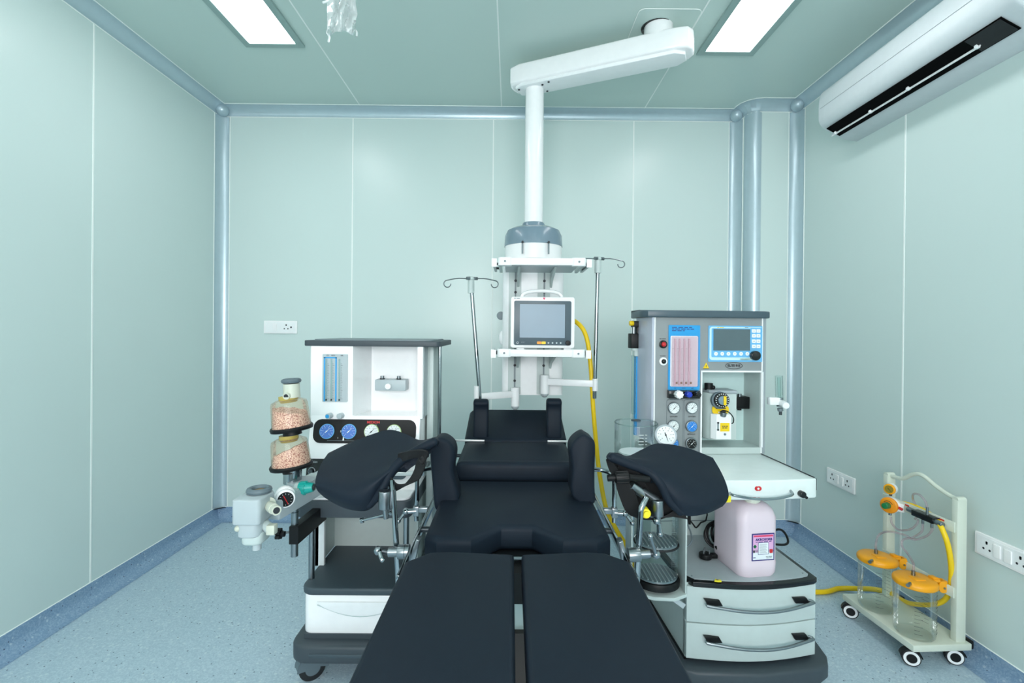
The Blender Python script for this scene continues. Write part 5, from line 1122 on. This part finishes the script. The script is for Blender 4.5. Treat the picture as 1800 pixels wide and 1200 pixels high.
# regulator
rgl = thing('vacuum_regulator', 'orange vacuum regulator with green knob and small gauge on the cart crossbar', 'regulator', SM @ Vector((ux-.05, .12, .50)))
p = SM @ PS(1565, 887, ux-.05); nn = Vector((-.86, -.50, .03)); T = frame(p, nn)
m = M(T); m.disc(0, 0, .034, -.004, .014, 'white', n=32, bev=.003); m.box(0, .05, .0, .012, -.02, .015, 'white', bev=.003); m.build('body', rgl)
m = M(T); m.disc(0, 0, .034, -.02, -.003, 'amber', n=36, bev=.006); m.ring((0, 0, 0), .022, .001, 'ink', T=Matrix.Translation((0, -.0205, 0)) @ Matrix.Rotation(R(90), 4, 'X'), n=30, k=4) if False else None
m.tube([(-.016, -.0203, .012), (-.006, -.0203, .019), (.006, -.0203, .018), (.016, -.0203, .009)], .0012, 'ink', k=4, n=5); m.build('cover', rgl)
m = M(T); m.cyl((-.002, -.02, 0), (-.002, -.050, .001), .0145, 'green', r1=.0125, n=12, bev=.002); m.build('knob', rgl)
m = M(T); m.cyl((.03, -.002, -.002), (.047, -.004, -.006), .006, 'red', n=14, bev=.002); m.cyl((0, .0, -.03), (0, 0, -.045), .006, 'steel', n=12); m.build('fittings', rgl)
T = frame(SM @ PS(1565, 859, ux-.05), nn)
m = M(T); m.disc(0, 0, .0225, -.002, .016, 'white', n=28); m.disc(0, 0, .0225, -.012, -.001, 'orange', n=28, bev=.003); m.cyl((0, .004, -.03), (0, .004, -.018), .006, 'ink', n=12); vg = m.build('vacuum_gauge', rgl)
m = M(T); m.disc(0, 0, .0165, -.0128, -.0115, 'dial_olive', n=24)
for k in range(9): a_ = R(220-32*k); m.cyl((math.cos(a_)*.012, -.013, math.sin(a_)*.012), (math.cos(a_)*.015, -.013, math.sin(a_)*.015), .0005, 'ink', n=5)
m.cyl((-.005, -.0132, .005), (.008, -.0132, -.009), .0009, 'ink', n=6); m.build('dial', vg)
# collection jars
def jar(px, py, r_, h, label):
    c = W(px, py, Z=.098); t = thing('suction_jar', label, 'suction jar', (c.x, c.y, .0965), group='suction jars on the trolley')
    m = M(); m.lathe([(r_*.82, .008), (r_*.9, .002), (r_*.97, .008), (r_*1.0, .02), (r_*1.0, h-.03)], 'clear_thin', n=44); m.lathe([(0, .006), (r_*.82, .008)], 'clear_thin', n=40); m.build('bowl', t, local=True)
    k_ = M()
    for a0 in (-60, -130, 10):
        for q in range(11):
            a = R(a0); da = R(14 if q % 2 else 22); P = [(r_*1.004*math.cos(a+da*s_), r_*1.004*math.sin(a+da*s_), .03+q*.0145) for s_ in (0, .5, 1)]; k_.tube(P, .0006, 'jar_ink', k=1, n=4)
    k_.build('scale_marks', t, local=True)
    l_ = M(); l_.lathe([(0, h-.026), (r_*1.02, h-.026), (r_*1.07, h-.022), (r_*1.08, h-.012), (r_*1.04, h-.006), (r_*.95, h-.001), (r_*.6, h+.001), (0, h+.001)], 'orange', n=44)
    l_.box(-.02, .02, -.03, .01, h-.002, h+.004, 'orange', bev=.002)
    l_.box(r_*.8, r_*1.28, -.018, .016, h-.012, h-.001, 'orange', bev=.002); l_.box(r_*.9, r_*1.2, -.014, .012, h-.001, h+.005, 'orange', bev=.002)
    l_.build('lid', t, local=True)
    b_ = M(); b_.prism(rr(r_*1.18, h-.052, r_*1.18+.036, h-.006, .017), -.020, -.012, 'orange', bev=.001); b_.prism(rr(r_*1.18, h-.052, r_*1.18+.036, h-.006, .017), .008, .016, 'orange', bev=.001); b_.box(r_*1.18+.028, r_*1.18+.036, -.014, .012, h-.04, h-.008, 'orange')
    b_.cyl((r_*1.18+.020, -.023, h-.032), (r_*1.18+.020, -.018, h-.032), .004, 'steel', n=10)
    b_.build('hook', t, local=True)
    n_ = M(); n_.cyl((0, .008, h), (0, .008, h+.022), .0065, 'steel', n=14); n_.cyl((0, .008, h+.008), (0, .008, h+.012), .0075, 'steel', n=14); n_.build('nozzle', t, local=True); n_ = M(); n_.cyl((-r_*.72, -r_*.55, h-.006), (-r_*1.1, -r_*.85, h-.003), .0065, 'steel', n=14); n_.build('nozzle', t, local=True)
    return t, Vector((c.x, c.y+.008, .0965+h+.02))
_, n1 = jar(1541, 1066, .069, .225, 'clear suction jar with orange lid, the farther of the two on the trolley')
_, n2 = jar(1607, 1112, .068, .222, 'clear suction jar with orange lid, the nearer of the two on the trolley')
S = lambda x, y, u: SM @ PS(x, y, u)
def tubing(P, label):
    m = M(); m.tube(P, .0042, 'tubing', k=8, n=10); tag(recenter(m.build('suction_tube')), label, 'tube')
tubing([n1, n1+Vector((0, 0, .03)), S(1545, 940, .0), S(1562, 934, .0), S(1590, 940, .02), S(1607, 948, .03), S(1628, 942, .04), S(1638, 932, ux-.045), S(1638, 926, ux-.045)], 'clear suction tube curving from the farther jar to the black valve')
tubing([n2, n2+Vector((0, 0, .03)), S(1597, 975, .0), S(1586, 960, .01), S(1588, 948, .02), S(1605, 944, .035), S(1620, 934, .04), S(1622, 920, ux-.045)], 'clear suction tube rising from the nearer jar to the black valve')
tubing([S(1630, 893, ux-.045), S(1627, 882, ux-.05), S(1617, 870, ux-.05), S(1606, 868, ux-.04), S(1605, 878, ux-.0), S(1612, 892, ux+.0), S(1613, 905, ux-.01), S(1608, 912, ux-.03)], 'clear suction tube looping up above the black valve')
tubing([S(1566, 908, ux-.05), S(1568, 920, ux-.05), S(1580, 931, ux-.05), S(1600, 930, ux-.045), S(1612, 920, ux-.04), S(1614, 912, ux-.035)], 'clear suction tube sagging below the orange regulator')
m = M(); m.tube([S(1588, 884, ux-.01), S(1606, 889, ux+.0), S(1628, 899, ux+.0), S(1645, 912, ux-.01), S(1652, 921, ux-.045), S(1664, 950, ux-.045), S(1671, 985, ux-.03), S(1672, 1020, ux-.01), S(1664, 1050, ux), S(1640, 1062, ux), S(1600, 1060, ux+.02), S(1575, 1048, ux+.03)], .0095, 'yellow', k=8, n=12)
tag(recenter(m.build('cart_hose')), 'yellow hose hanging in a loop between the posts of the suction cart', 'hose')
